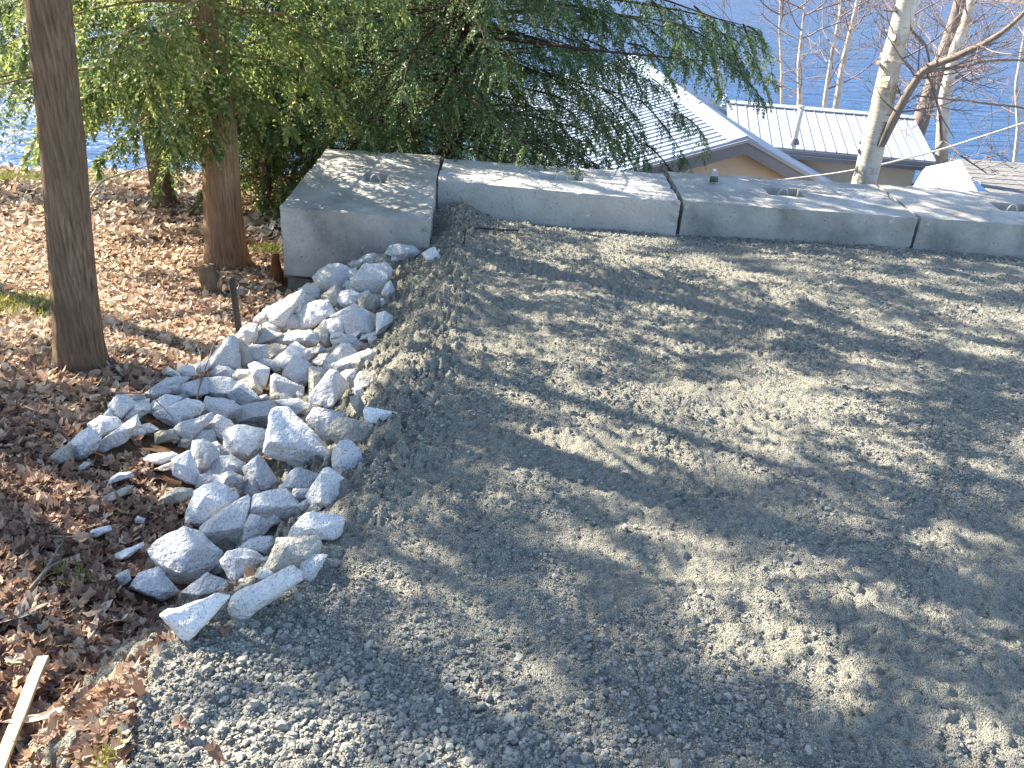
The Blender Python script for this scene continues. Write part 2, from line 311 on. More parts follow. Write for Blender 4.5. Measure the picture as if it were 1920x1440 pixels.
L_(ico.outputs['Mesh'], sp.inputs['Geometry']); L_(rv.outputs[0], sp.inputs['Offset']); L_(sp.outputs[0], sh.inputs[0]); L_(sh.outputs[0], sm_.inputs[0]); L_(gi.outputs[0], iop.inputs['Points']); L_(sm_.outputs[0], iop.inputs['Instance']); L_(na1.outputs[0], iop.inputs['Rotation']); L_(na2.outputs[0], iop.inputs['Scale']); L_(iop.outputs[0], go.inputs[0])
gs.modifiers.new('scatter_stones', 'NODES').node_group = ng
# lake and far shore
me = np_mesh('lake', np.array([[-900, 16, LAKE_Z], [900, 16, LAKE_Z], [900, 1500, LAKE_Z], [-900, 1500, LAKE_Z]]), np.array([[0, 1, 2, 3]])); struct(link('lake', me, MT['water']))
def z_hill(x, y):
    shore = 208 + .10 * (140 - x) + 18 * noise2(x / 60, x * 0 + 3, 90); d = y - shore
    return LAKE_Z - 1.5 + np.clip(d, -8, 900) * .20 + 4 * smooth(0, 60, d) * (1 + noise2(x / 22, y / 22, 91))
V, F = grid(np.arange(-700, 701, 14), np.arange(190, 620, 10), z_hill)
struct(link('far_shore', np_mesh('far_shore', V, F), MT['hill']))
n = 1500; r = np.random.default_rng(12); x_ = r.uniform(-60, 260, n); y_ = 215 + .10 * (140 - x_) + r.random(n) ** 1.6 * 150 + 10; z_ = z_hill(x_, y_)
tp = []
for i in range(n):
    h = r.uniform(6, 13); a = r.uniform(-.6, .6, 2); p = np.array([x_[i], y_[i], z_[i] - .3]); tp.append((np.array([p, p + [a[0], a[1], h * .5], p + [2 * a[0], 2 * a[1], h]]), [.16, .12, .03]))
    for k in range(3):
        q = p + [a[0], a[1], h * (.45 + .15 * k)]; tp.append((np.array([q, q + [r.uniform(-2, 2), r.uniform(-1, 1), h * .3]]), [.09, .02]))
V, F = tubes(tp, 3); stuff(link('far_wood', np_mesh('far_wood', V, F), MT['twig']), 'leafless wood on the far lake shore', 'wood')
# ================================================================ concrete block wall
TOPZ = -.45
def conc_block(name, top, h, m, label, recess=None, loop=True, seed=0, sink=.12, front_only=False):
    """top: front-left, front-right, back-right, back-left corners; recess: (u0,u1,v0,v1)"""
    FL, FR, BR, BL = [np.array(p, float) for p in top]; c = (FL + FR + BR + BL) / 4
    P = lambda u, v, z: (FL * (1 - u) + FR * u) * (1 - v) + (BL * (1 - u) + BR * u) * v + [0, 0, z] - c
    us = [0, 1]; vs = [0, 1]
    if recess: us = [0, recess[0], recess[1], 1]; vs = [0, recess[2], recess[3], 1]
    bm = bmesh.new(); T = {}; nb = {}
    for i, u in enumerate(us):
        for j, v in enumerate(vs): T[i, j] = bm.verts.new(P(u, v, 0))
    ni, nj = len(us) - 1, len(vs) - 1
    for i in range(ni):
        for j in range(nj):
            if recess and i == 1 and j == 1: continue
            bm.faces.new((T[i, j], T[i + 1, j], T[i + 1, j + 1], T[i, j + 1]))
    ringk = [(i, 0) for i in range(ni)] + [(ni, j) for j in range(nj)] + [(i, nj) for i in range(ni, 0, -1)] + [(0, j) for j in range(nj, 0, -1)]
    for k in ringk: nb[k] = bm.verts.new(P(us[k[0]], vs[k[1]], -h))
    for a, b in zip(ringk, ringk[1:] + ringk[:1]): bm.faces.new((T[b], T[a], nb[a], nb[b]))
    bm.faces.new([nb[k] for k in ringk[::-1]])
    outer = [e for e in bm.edges if (len(e.link_faces) == 2 and e.calc_face_angle(0) > 1.0)]
    if recess:
        D = {}
        for i in (1, 2):
            for j in (1, 2):
                u = us[i] + (.012 if i == 1 else -.012); v = vs[j] + (.03 if j == 1 else -.03); D[i, j] = bm.verts.new(P(u, v, -sink))
        for a, b in (((1, 1), (2, 1)), ((2, 1), (2, 2)), ((2, 2), (1, 2)), ((1, 2), (1, 1))): bm.faces.new((T[a], T[b], D[b], D[a]))
        bm.faces.new((D[1, 1], D[2, 1], D[2, 2], D[1, 2]))
    bmesh.ops.recalc_face_normals(bm, faces=bm.faces)
    bmesh.ops.bevel(bm, geom=outer, offset=.012, segments=2, affect='EDGES', profile=.5)
    bmesh.ops.triangulate(bm, faces=bm.faces)
    for it in range(8):
        es = [e for e in bm.edges if e.calc_length() > .068]
        if not es: break
        bmesh.ops.subdivide_edges(bm, edges=es, cuts=1); bmesh.ops.triangulate(bm, faces=[f for f in bm.faces if len(f.verts) > 3])
    X = np.array([v.co for v in bm.verts]); r1 = noise3(X + seed * 3.7, 3, seed); r2 = noise3(X + seed * 3.7, 17, seed + 1); r3 = noise3(X + seed, 45, seed + 2)
    L = np.linalg.norm(FR - FL); W = np.linalg.norm(BL - FL); ax = (FR - FL) / L; ay = (BL - FL) / W
    dx = L / 2 - np.abs(X @ ax); dy = W / 2 - np.abs(X @ ay); dz = np.minimum(np.abs(X[:, 2]), np.abs(X[:, 2] + h)); srt = np.sort(np.stack([dx, dy, dz], -1), 1)
    edge = np.exp(-np.clip(srt[:, 1], 0, None) / .02); chip = np.clip(r2 + .55 * r1 - .25, 0, 1) * edge
    N = np.array([v.normal for v in bm.verts]); bm.normal_update(); N = np.array([v.normal for v in bm.verts])
    X = X + N * (.008 * r1 + .005 * r2 + .002 * r3)[:, None] - N * (chip * .06)[:, None]
    for v, x in zip(bm.verts, X): v.co = x
    bm.normal_update()
    for e in bm.edges: e.smooth = e.calc_face_angle(0) < .55
    root = empty(name, tuple(c - [0, 0, h])); tag(root, label, 'concrete block', 'concrete blocks of the retaining wall')
    o = link('block_body', bm_mesh('block_body', bm, True), m, root, (0, 0, h))
    if recess and loop:
        cu = (recess[0] + recess[1]) / 2; cv = (recess[2] + recess[3]) / 2; p = P(cu, cv, -sink); a = np.linspace(-.15, math.pi + .15, 15); wd = .055; ht = sink * .55 + .062
        pts = p + ax * (np.cos(a) * wd)[:, None] + np.array([0, 0, 1]) * (np.sin(a) * ht)[:, None] + [0, 0, .02]
        V, F = tubes([(pts, np.full(15, .0065))], 8); link('lifting_loop', np_mesh('lifting_loop', V, F), MT['rebar'], root, (0, 0, h))
    return root
zt = TOPZ
b1 = [on_z(524, 388, zt), on_z(806, 412, zt), on_z(826, 291, zt), on_z(612, 278, zt)]
b2 = [on_z(821, 337, zt), on_z(1276, 379, zt), on_z(1243, 325, zt), on_z(832, 297, zt)]
b3 = [on_z(1283, 377, zt), on_z(1722, 409, zt), on_z(1639, 346, zt), on_z(1251, 321, zt)]
b4 = [on_z(1728, 408, zt)]; ex = (b3[1] - b3[0]) / np.linalg.norm(b3[1] - b3[0]); ey = np.array([-ex[1], ex[0], 0]); b4 += [b4[0] + ex * 2.05, b4[0] + ex * 2.05 + ey * 1.06, on_z(1645, 345, zt)]
b5 = [b4[1] + ex * .02, b4[1] + ex * 2.05, b4[2] + ex * 2.05, b4[2] + ex * .02]
conc_block('concrete_block', b1, .56, MT['conc_dark'], 'large pitted corner block turned end-on above the rock heap', (.44, .62, .44, .61), True, 1)
conc_block('concrete_block', b2, .56, MT['conc_light'], 'smooth light grey block beside the corner block', (.43, .63, .42, .64), True, 2, .07)
conc_block('concrete_block', b3, .56, MT['conc_dark'], 'brownish grey block carrying the plastic bottle', (.42, .58, .42, .66), True, 3)
conc_block('concrete_block', b4, .56, MT['conc_dark'], 'rightmost visible block at the right edge of the picture', (.42, .58, .40, .64), True, 4)
conc_block('concrete_block', b5, .56, MT['conc_dark'], 'last wall block mostly beyond the right edge', (.42, .58, .40, .64), True, 5)
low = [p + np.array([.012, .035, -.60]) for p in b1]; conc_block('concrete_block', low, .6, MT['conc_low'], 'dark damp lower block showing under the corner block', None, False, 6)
# the exposed strip of plastic geogrid by block two
P0, P1, P2 = hit_ground(874, 433), hit_ground(972, 438), hit_ground(870, 466)
tp = []
def strip(a, b, n, wdt, up):
    a = a + [0, 0, .035]; b = b + [0, 0, .03]; t = np.linspace(0, 1, 9)[:, None]; s = np.array([0, 0, 1.]) if up else np.array([0, -1., .2])
    for k in range(4): tp.append((a + (b - a) * t + s * wdt * k / 3 + .004 * RNG.normal(size=(9, 3)), np.full(9, .003)))
    for u in np.linspace(0, 1, n): q = a + (b - a) * u; tp.append((np.array([q, q + s * wdt]), [.003, .003]))
strip(P0, P1, 19, .06, False); strip(P0 + [0, -.02, 0], P2, 11, .05, True)
V, F = tubes(tp, 5); tag(link('geogrid', np_mesh('geogrid', V, F), MT['geogrid']), 'black plastic grid edge sticking out of the gravel near the light block', 'geogrid')
# bottle on block three
p = on_z(1338, 343, TOPZ); bo = empty('bottle', (p[0], p[1], TOPZ + .004)); tag(bo, 'small clear plastic bottle with white cap on a concrete block', 'bottle')
def lathe(name, prof, m, parent, seg=20):
    a = np.arange(seg) * 2 * math.pi / seg; V = np.concatenate([np.stack([r_ * np.cos(a), r_ * np.sin(a), np.full(seg, z_)], -1) for r_, z_ in prof]); F = []
    for i in range(len(prof) - 1):
        for j in range(seg): F.append((i * seg + j, i * seg + (j + 1) % seg, (i + 1) * seg + (j + 1) % seg, (i + 1) * seg + j))
    return link(name, np_mesh(name, V, np.array(F)), m, parent)
lathe('bottle_body', [(.001, 0), (.034, .002), (.038, .01), (.038, .07), (.036, .085), (.026, .102), (.014, .112), (.013, .122), (.001, .123)], MT['plastic'], bo)
lathe('label_band', [(.0385, .016), (.0388, .018), (.0388, .05), (.0385, .052)], MT['label'], bo)
lathe('cap', [(.0145, .113), (.016, .114), (.016, .13), (.014, .133), (.001, .1335)], MT['cap'], bo)
bo.rotation_euler = (.10, -.12, 0); bo.scale = (1, 1, .95)
# ================================================================ the heap of broken granite
KROP = {1: (80, 620, 6), 2: (360, 440, 8), 3: (560, 440, 6.857), 4: (360, 600, 8), 5: (540, 600, 8), 6: (300, 760, 8), 7: (480, 740, 6.857), 8: (230, 900, 8), 9: (420, 890, 8), 10: (230, 1030, 4.8), 12: (100, 840, 6.857)}
HEAPL = []
ROCKS = [  # crop, stone kind, outline, label, ridge points
(3,'w','1600 250 1690 190 1740 180 1830 330 1740 350 1650 320','small upright white wedge on the gravel at the foot of the corner block'),
(3,'g','1150 240 1200 150 1300 135 1450 150 1530 220 1500 260 1380 330 1220 270','grey rock highest in the heap, leaning on the corner block'),
(3,'w','1200 290 1270 260 1310 320 1270 350 1200 330','tiny bright rock just below the highest rock of the heap'),
(3,'d','960 330 1000 275 1120 255 1180 300 1240 400 1150 380 1000 400','sunlit rock capped with gravel just under the corner block'),
(3,'g','770 340 860 275 970 250 1000 300 960 360 960 400 800 420','flat bluish rock touching the front of the corner block'),
(3,'g','655 380 700 340 770 340 800 390 770 450 690 430','small rounded rock touching the corner block above the big round boulder'),
(3,'g','200 550 270 470 390 400 520 390 640 440 660 520 640 640 600 700 520 730 480 650 360 720 230 620','big domed grey rock hiding the gap under the corner block'),
(3,'w','605 480 650 450 760 475 690 560 670 650 640 600','narrow white rock squeezed between the two biggest rocks under the block'),
(3,'g','690 570 780 470 850 400 960 400 1100 380 1190 450 1170 560 1080 700 1010 770 880 775 760 730 700 650','big rounded boulder with a pitted brown underside near the gravel','700 590 950 560 1150 570'),
(3,'g','590 740 670 650 740 720 690 760','small blue grey rock below the big rounded boulder'),
(3,'d','310 790 370 730 490 650 530 720 520 830 540 930 440 980 360 900','dull brownish rock standing left of the bright hexagonal one'),
(3,'w','435 820 500 745 640 720 770 760 790 810 750 890 600 930 520 900','bright white hexagonal rock below the big rounded boulder'),
(3,'d','795 850 830 780 930 770 1040 800 1050 900 1000 980 810 960','squat dusty rock right of the bright hexagonal one'),
(3,'w','1085 740 1130 640 1180 610 1220 720 1180 820 1090 800','pale rock half buried in the gravel right of the big rounded boulder'),
(3,'w','1050 830 1090 820 1120 880 1060 920','tiny pale stone at the gravel edge beside the squat dusty rock'),
(3,'g','30 700 140 640 240 620 310 690 330 760 310 850 200 820 60 750','flat bluish rock against the dark lower block'),
(3,'w','-10 770 80 720 180 800 310 860 180 890 50 980 -10 1000','speckled white rock below the dark lower block'),
(2,'w','1100 1120 1280 1010 1440 930 1630 850 1630 960 1560 1010 1450 1120 1440 1250 1390 1440 1290 1440 1100 1300','large sunlit white rock slanting down from the dark lower block'),
(3,'w','-60 1140 110 900 260 870 360 870 440 990 400 1080 300 1120 150 1230 0 1230','broad bright rock with a lit top, right of the large slanting one'),
(3,'w','430 1040 560 950 690 905 780 950 640 1010 600 1060 500 1080','low flat rock below the bright hexagonal one'),
(3,'w','340 1120 430 1090 600 1050 620 1200 620 1310 450 1360 390 1280','square blue white rock with a clean flat face near the heap top'),
(3,'w','600 1060 680 1000 830 960 930 1020 1010 1280 960 1290 640 1320','big white rock with a rough crystalline face near the heap top','690 1010 850 1060 920 1280'),
(3,'t','920 1010 1000 1050 1020 1220 980 1220','thin cream sliver beside the rough crystalline rock'),
(3,'w','1020 1030 1110 1000 1190 1060 1190 1130 1100 1230 1010 1260','cream rock poking from the gravel bank beside the rough crystalline rock'),
(3,'t','215 1250 340 1120 390 1280 410 1440 330 1440 240 1330','narrow brown rock wedged below the square flat faced one'),
(5,'g','690 320 960 250 1010 290 1200 440 1000 500 950 400 720 400','low wide grey rock beneath the rough crystalline one'),
(2,'g','1400 1270 1470 1210 1550 1230 1640 1330 1640 1440 1390 1440','small rounded grey rock tucked between the two bright upper rocks'),
(2,'w','940 1270 1020 1190 1100 1200 1110 1300 1060 1380 950 1330','small white rock on the leaf side just above the stake'),
(2,'w','1080 1350 1130 1320 1250 1380 1240 1440 1080 1460','small bright rock under the large slanting one'),
(4,'w','680 250 760 130 870 70 960 90 960 170 980 250 860 400 760 320','pale rock right at the foot of the black stake'),
(4,'g','980 230 1080 140 1200 170 1340 220 1220 260 1220 330 1050 350 900 380 840 360','wide bluish rock right of the one at the stake'),
(4,'w','1210 300 1300 240 1560 160 1780 180 1860 310 1800 380 1560 350 1360 390','long pale loaf shaped rock in the upper middle of the heap'),
(4,'g','480 320 560 270 640 280 670 360 700 560 720 740 660 780 560 700 400 690 200 830 120 800 350 500','dark grey pointed slab leaning on the left flank below the stake'),
(4,'t','660 380 760 370 830 420 780 560 790 640 870 680 780 740 700 700 670 600','lumpy tan rock right of the dark pointed slab'),
(4,'g','800 410 1120 390 1120 560 1000 600 900 680 800 640','flat faced grey rock in the second row below the stake'),
(4,'t','1120 420 1240 370 1310 400 1400 400 1350 500 1260 600 1150 590','warm tan rock under the left end of the long loaf shaped rock'),
(4,'w','1230 610 1400 450 1540 350 1730 480 1700 620 1520 560 1350 800 1220 700','tilted blue white slab below the long loaf shaped rock'),
(5,'g','290 460 480 400 560 470 440 540 340 640 280 600','dark small rock right of the tilted blue white slab'),
(4,'w','1370 830 1520 560 1760 660 1790 900 1640 1010 1500 960','big blue white slab with a sharp pointed top in the middle of the heap'),
(5,'t','330 730 500 740 580 800 520 900 400 1050 330 1140 330 900','tan sided rock between the sharp topped slab and the sunlit egg'),
(4,'w','870 700 950 660 1150 740 1110 880 1090 990 1000 1050 900 830','pale upright rock with a creamy left edge'),
(4,'w','950 640 1060 580 1230 620 1200 700 1150 740 1000 680','small blue white rock on top of the pale upright one'),
(4,'w','1210 870 1260 830 1480 930 1640 1000 1640 1130 1330 1200 1200 1180 1200 1000','cube shaped blue white rock below the sharp topped slab','1230 900 1330 1190'),
(4,'g','290 790 400 705 520 710 640 790 600 870 420 880 290 860','smooth rounded bluish rock below the dark pointed slab'),
(4,'w','620 850 700 760 850 760 870 830 900 900 680 950','small pale rock right of the smooth rounded bluish one'),
(4,'w','200 1000 260 880 420 865 560 890 660 960 670 1000 560 1110 570 1170 480 1185 330 1160 200 1110','sunlit white loaf of a rock on the left flank','200 1080 400 1110 570 1110'),
(4,'w','570 1100 680 980 760 970 880 1050 980 1170 890 1280 760 1260 600 1180','sunlit wedge just right of the sunlit loaf','700 1000 980 1180'),
(4,'t','670 950 800 920 900 850 1000 980 1030 1060 960 1100 860 1020','cream rock behind the sunlit wedge'),
(4,'g','920 1270 1030 1140 1110 1130 1150 1180 1060 1250','small grey rock between the sunlit wedge and the cube'),
(6,'w','600 180 630 30 700 -120 860 -110 1040 -60 1200 30 1140 190 1000 210 900 170 640 220','wide cream layered rock below the sunlit loaf'),
(1,'w','1530 650 1600 600 1820 540 1830 700 1760 740 1560 750','long pale rock left of the sunlit loaf'),
(6,'g','1170 150 1250 0 1480 -20 1650 -60 1740 20 1720 120 1650 180 1640 320 1400 320 1170 250','blue topped rock with a dark brown front left of the biggest slab','1380 180 1650 150'),
(7,'w','270 90 540 70 740 180 680 340 560 290 420 170 330 150','pink tinged rock behind the biggest slab'),
(5,'w','330 1140 560 850 640 770 740 790 860 960 880 1000 760 1130 700 1260 640 1350 480 1320 360 1230','sunlit egg shaped white rock near the gravel edge','680 780 720 1000 690 1280'),
(5,'g','790 830 870 770 1000 760 1030 850 1020 1050 940 1100 860 960','grey brown rock right of the sunlit egg'),
(5,'t','1020 920 1080 800 1160 790 1320 850 1250 1000 1100 1050 1030 1060','cream rounded rock half under the gravel edge'),
(5,'w','700 660 850 570 1030 520 1180 460 1280 490 1220 560 1220 680 1040 760 830 780 740 730','spotted white rock with dark grit on top by the gravel overhang'),
(5,'g','560 600 700 450 790 380 900 390 1000 500 850 570 700 650 680 720 580 780','peaked grey rock behind the spotted one'),
(5,'g','360 650 480 530 600 520 560 600 570 740 480 720','small bluish rock left of the peaked grey one'),
(5,'w','1200 280 1240 240 1320 260 1290 340 1220 340','small cream stone under the gravel overhang'),
(7,'w','170 430 210 200 300 150 420 170 540 290 720 460 850 640 980 770 970 900 800 1010 480 930 100 750 140 600','biggest pale slab in the heap, folded into two broad facets','150 610 590 600 960 780'),
(7,'g','680 320 750 190 960 210 1130 270 1000 340 940 440 950 560 1020 620 880 650 780 500 680 380','grey rock with a dark side right of the biggest slab'),
(7,'d','940 450 1020 330 1200 310 1480 400 1620 590 1540 640 1380 750 1290 640 1040 630 970 520','rock smothered in gravel right of the biggest slab'),
(7,'g','980 830 1000 710 1080 610 1170 590 1250 640 1330 740 1350 960 1260 1010 1100 1060 1000 930','speckled grey rock with a blunt top right below the biggest slab'),
(7,'w','1405 220 1430 175 1620 210 1780 240 1650 310 1600 390 1540 410 1440 360','white pointed rock lying alone in the gravel'),
(7,'d','1220 50 1330 30 1400 180 1400 290 1320 250 1240 130','dull rock half buried above the lone white pointed one'),
(7,'w','820 1020 860 970 930 955 1110 1080 1135 1150 1130 1220 1040 1400 900 1430 720 1400 660 1290 820 1230','rock with a bright cream stripe down its front','830 1000 950 1000 940 1410 830 1390'),
(7,'g','330 1190 460 1000 520 960 640 1010 820 1030 820 1230 620 1250 460 1240','plain grey rock left of the cream striped one'),
(6,'w','1260 940 1370 880 1480 775 1560 820 1640 960 1770 1170 1760 1240 1530 1300 1420 1110 1310 1090','slim speckled rock standing on end below the biggest slab','1440 830 1500 1280'),
(6,'w','950 420 1060 340 1180 310 1420 340 1620 400 1590 650 1500 760 1370 880 1240 870 1040 760 980 650','big speckled blue white boulder left of the biggest slab'),
(6,'w','610 390 760 220 880 165 1040 240 1090 310 960 400 920 570 780 520','pale peaked rock behind the big speckled boulder'),
(6,'g','440 920 500 560 640 520 780 590 900 770 720 900 690 1010 580 1030','plain grey leaning rock at the left front of the heap'),
(6,'g','720 980 900 780 1040 770 1240 870 1290 910 1260 1030 1000 1000 830 1090 740 1090','wedge shaped grey rock under the big speckled boulder'),
(6,'w','200 830 440 720 420 930 580 1040 560 1180 400 1150 220 1040','boxy blue white rock at the left front edge above the leaves','200 850 410 900 400 1150'),
(6,'g','220 370 330 270 480 250 640 170 740 140 770 190 640 260 500 520 380 600 280 510','flat grey rock where the left arm joins the heap'),
(6,'g','900 1160 960 1040 1060 1000 1190 1050 1290 1110 1270 1190 1190 1340 960 1240','rounded grey rock left of the slim standing one'),
(6,'g','1200 1340 1300 1110 1400 1100 1510 1300 1400 1380','small triangular rock at the foot of the slim standing one'),
(6,'g','560 1220 600 1050 690 1040 720 1100 900 1110 900 1160 680 1190','small dark rock right of the boxy one'),
(6,'g','470 640 500 540 620 400 780 390 820 570 640 520','small grey rock in front of the pale peaked one'),
(6,'g','770 590 870 560 1010 680 1030 750 900 780','small flat rock left of the big speckled boulder base'),
(8,'w','1000 440 1060 330 1080 180 1220 80 1440 40 1560 120 1750 240 1690 320 1590 470 1280 620 1150 740 960 640 930 540','large rippled pale rock on the front left of the heap'),
(8,'w','1170 700 1330 560 1590 470 1700 310 1870 230 1910 280 1870 640 1810 970 1560 1060 1330 1040 1130 930 1170 800','tall leaning pale wedge with a tan banded foot','1170 820 1500 790 1850 700'),
(8,'w','370 1040 530 890 920 700 1150 780 1170 960 1500 1080 1440 1250 1180 1350 1180 1500 1100 1560 960 1600 800 1560 560 1300 430 1200','biggest white rock at the front with a stepped face','820 1180 1100 1000 860 1420'),
(9,'w','400 590 440 350 480 300 700 230 920 205 1010 310 1150 450 1210 570 1160 640 840 710 660 725 540 660','pale flat topped slab with a brown broken front','420 470 640 530 860 490 1150 460'),
(9,'g','300 1000 340 800 400 620 540 660 690 740 600 880 480 920','small grey rock under the flat topped slab'),
(9,'g','270 1090 400 990 540 940 700 940 770 1000 720 1100 640 1200 560 1170 380 1120','blue grey rock between the leaning wedge and the dark front rock'),
(10,'w','885 110 950 20 1080 0 1200 30 1290 110 1130 260 1010 330 940 220','salt and pepper speckled rock pointing down at the front'),
(9,'d','590 1440 800 960 840 940 1000 980 1200 930 1380 940 1450 1030 1400 1200 1150 1310 1130 1480 860 1500 700 1560','large dull brown grey rock at the front by the gravel'),
(9,'w','990 940 1040 780 1220 610 1330 560 1780 620 1800 680 1720 900 1620 1000 1440 960 1380 930','white topped rock with a triangular blue face at the gravel edge','1300 800 1460 780 1600 980'),
(10,'g','1600 90 1640 60 1830 60 1760 140 1690 290 1630 290 1600 180','small tooth shaped rock at the lowest gravel edge'),
(9,'g','1270 360 1290 430 1300 460 1200 540 1130 450','small dark stone between the flat topped slab and the cream striped rock'),
(9,'d','1210 600 1330 450 1500 470 1400 560 1300 640','dusty flat stone under the cream striped rock'),
(10,'w','950 520 1000 400 1070 350 1300 240 1420 190 1520 150 1600 210 1600 280 1480 360 1300 420 1120 620 1040 670 970 610','long club shaped rock lying on the gravel at the front','980 500 1110 560 1580 290'),
(10,'w','360 590 430 540 560 520 680 460 840 410 960 420 880 520 740 620 640 760 580 840 460 720','nearest white rock, lying between the leaves and the gravel','370 600 590 700 640 760'),
(10,'w','70 350 150 230 320 170 490 380 350 460 280 440 170 380','pinkish white rock on the leaves left of the biggest front rock'),
(10,'g','560 380 710 300 760 220 960 300 990 330 920 390 700 450 610 410','low bluish rock under the biggest front rock'),
(1,'d','80 1440 190 1340 310 1280 330 1400 340 1450 200 1500','half buried stone at the very tip of the left arm'),
(1,'w','310 1270 410 1170 520 1100 640 1220 580 1340 420 1440 340 1400','blue white cube at the tip of the left arm'),
(1,'w','530 1060 660 970 820 990 880 1060 790 1140 640 1210 590 1150','speckled rock second from the tip of the left arm'),
(1,'w','680 960 750 885 830 980 760 1000','small sunlit stone on the left arm'),
(1,'w','600 1290 720 1180 940 1030 1040 960 1080 1090 930 1230 760 1330 700 1360','long flat slab along the front of the left arm','720 1190 1050 1070'),
(1,'w','750 850 840 745 940 740 1030 830 940 950 880 1010 820 980 790 910','upright pale rock on the back of the left arm'),
(1,'w','890 1010 1010 830 1050 830 1190 840 1190 900 1100 960 1000 1040','pale rock in the middle of the left arm behind the long flat slab'),
(1,'w','1050 800 1190 775 1180 900 1080 880','small bright square stone on the left arm'),
(1,'g','1000 770 1040 720 1140 740 1180 780 1050 810','small grey stone at the back edge of the left arm'),
(1,'g','1150 720 1280 620 1400 640 1420 700 1350 720 1230 780','blue rock on the back edge of the left arm'),
(1,'g','1240 650 1400 540 1500 520 1640 530 1540 600 1420 640','flat grey rock on the upper back edge of the left arm'),
(1,'w','1390 480 1430 420 1530 480 1550 540','bright little triangular stone above the left arm'),
(1,'w','1530 440 1580 400 1680 410 1720 490 1620 520 1560 510','pale little rock above the left arm beside the bright triangular one'),
(1,'w','1710 400 1760 365 1850 350 1870 400 1780 470 1730 490','small pale rock at the foot of the dark pointed slab'),
(1,'w','1200 880 1260 800 1380 730 1540 760 1440 820 1400 900 1260 920','blue white rock above the large smooth one on the left arm'),
(1,'w','1260 930 1440 840 1620 780 1750 800 1800 850 1750 940 1600 1030 1480 1080 1340 1000','large smooth rock with a sunlit crest on the left arm','1400 870 1420 1010'),
(1,'g','1420 630 1540 610 1540 710 1430 710','small dark stone left of the long pale rock'),
(1,'g','1100 1140 1120 1070 1200 1050 1290 1110 1240 1150 1120 1170','small stone on the leaves just under the left arm'),
(1,'d','1280 1160 1340 1130 1470 1130 1510 1220 1290 1260','dirt covered stone under the left arm near the thin twig'),
(12,'w','1165 150 1250 95 1500 60 1560 100 1400 200 1230 200','oval pale stone lying on leaves left of the boxy rock'),
(12,'t','1280 280 1440 200 1530 180 1550 270 1400 290','small tan stone touching the boxy rock'),
(12,'w','700 470 760 380 840 330 980 320 1000 370 800 450','curved pale stone half under the leaves'),
(12,'w','480 1100 520 1050 700 1010 715 1060 560 1140 500 1140','small white bar shaped stone alone on the dark leaves'),
(12,'w','1055 920 1090 880 1170 910 1150 960 1070 960','white pebble sitting on the dirt left of the front rocks'),
(12,'w','780 1400 860 1340 1120 1230 1130 1270 960 1400 850 1440','slim white shard on the leaves left of the biggest front rock'),
(12,'d','1370 680 1480 570 1580 525 1750 530 1790 600 1650 700 1450 720','grey slab half buried in dirt left of the rippled rock'),
(12,'g','290 270 400 190 470 200 400 270 310 300','small dark shard below the tip of the left arm'),
(12,'d','580 700 700 600 860 530 1000 500 950 580 760 680','flat dirty slab lying flush among the leaves'),
(10,'g','-60 240 45 190 65 270 -10 330','bluish pebble on the leaves near the pinkish white rock'),
]
def FAC(poly, push):
    if push: return 1.0
    q = np.array(poly, float); x, y = q[:, 0], q[:, 1]; a_ = .5 * abs(np.dot(x, np.roll(y, 1)) - np.dot(y, np.roll(x, 1))); return float(np.interp(a_, [300, 1500, 3500, 7000], [1.28, 1.2, 1.1, 1.04]))
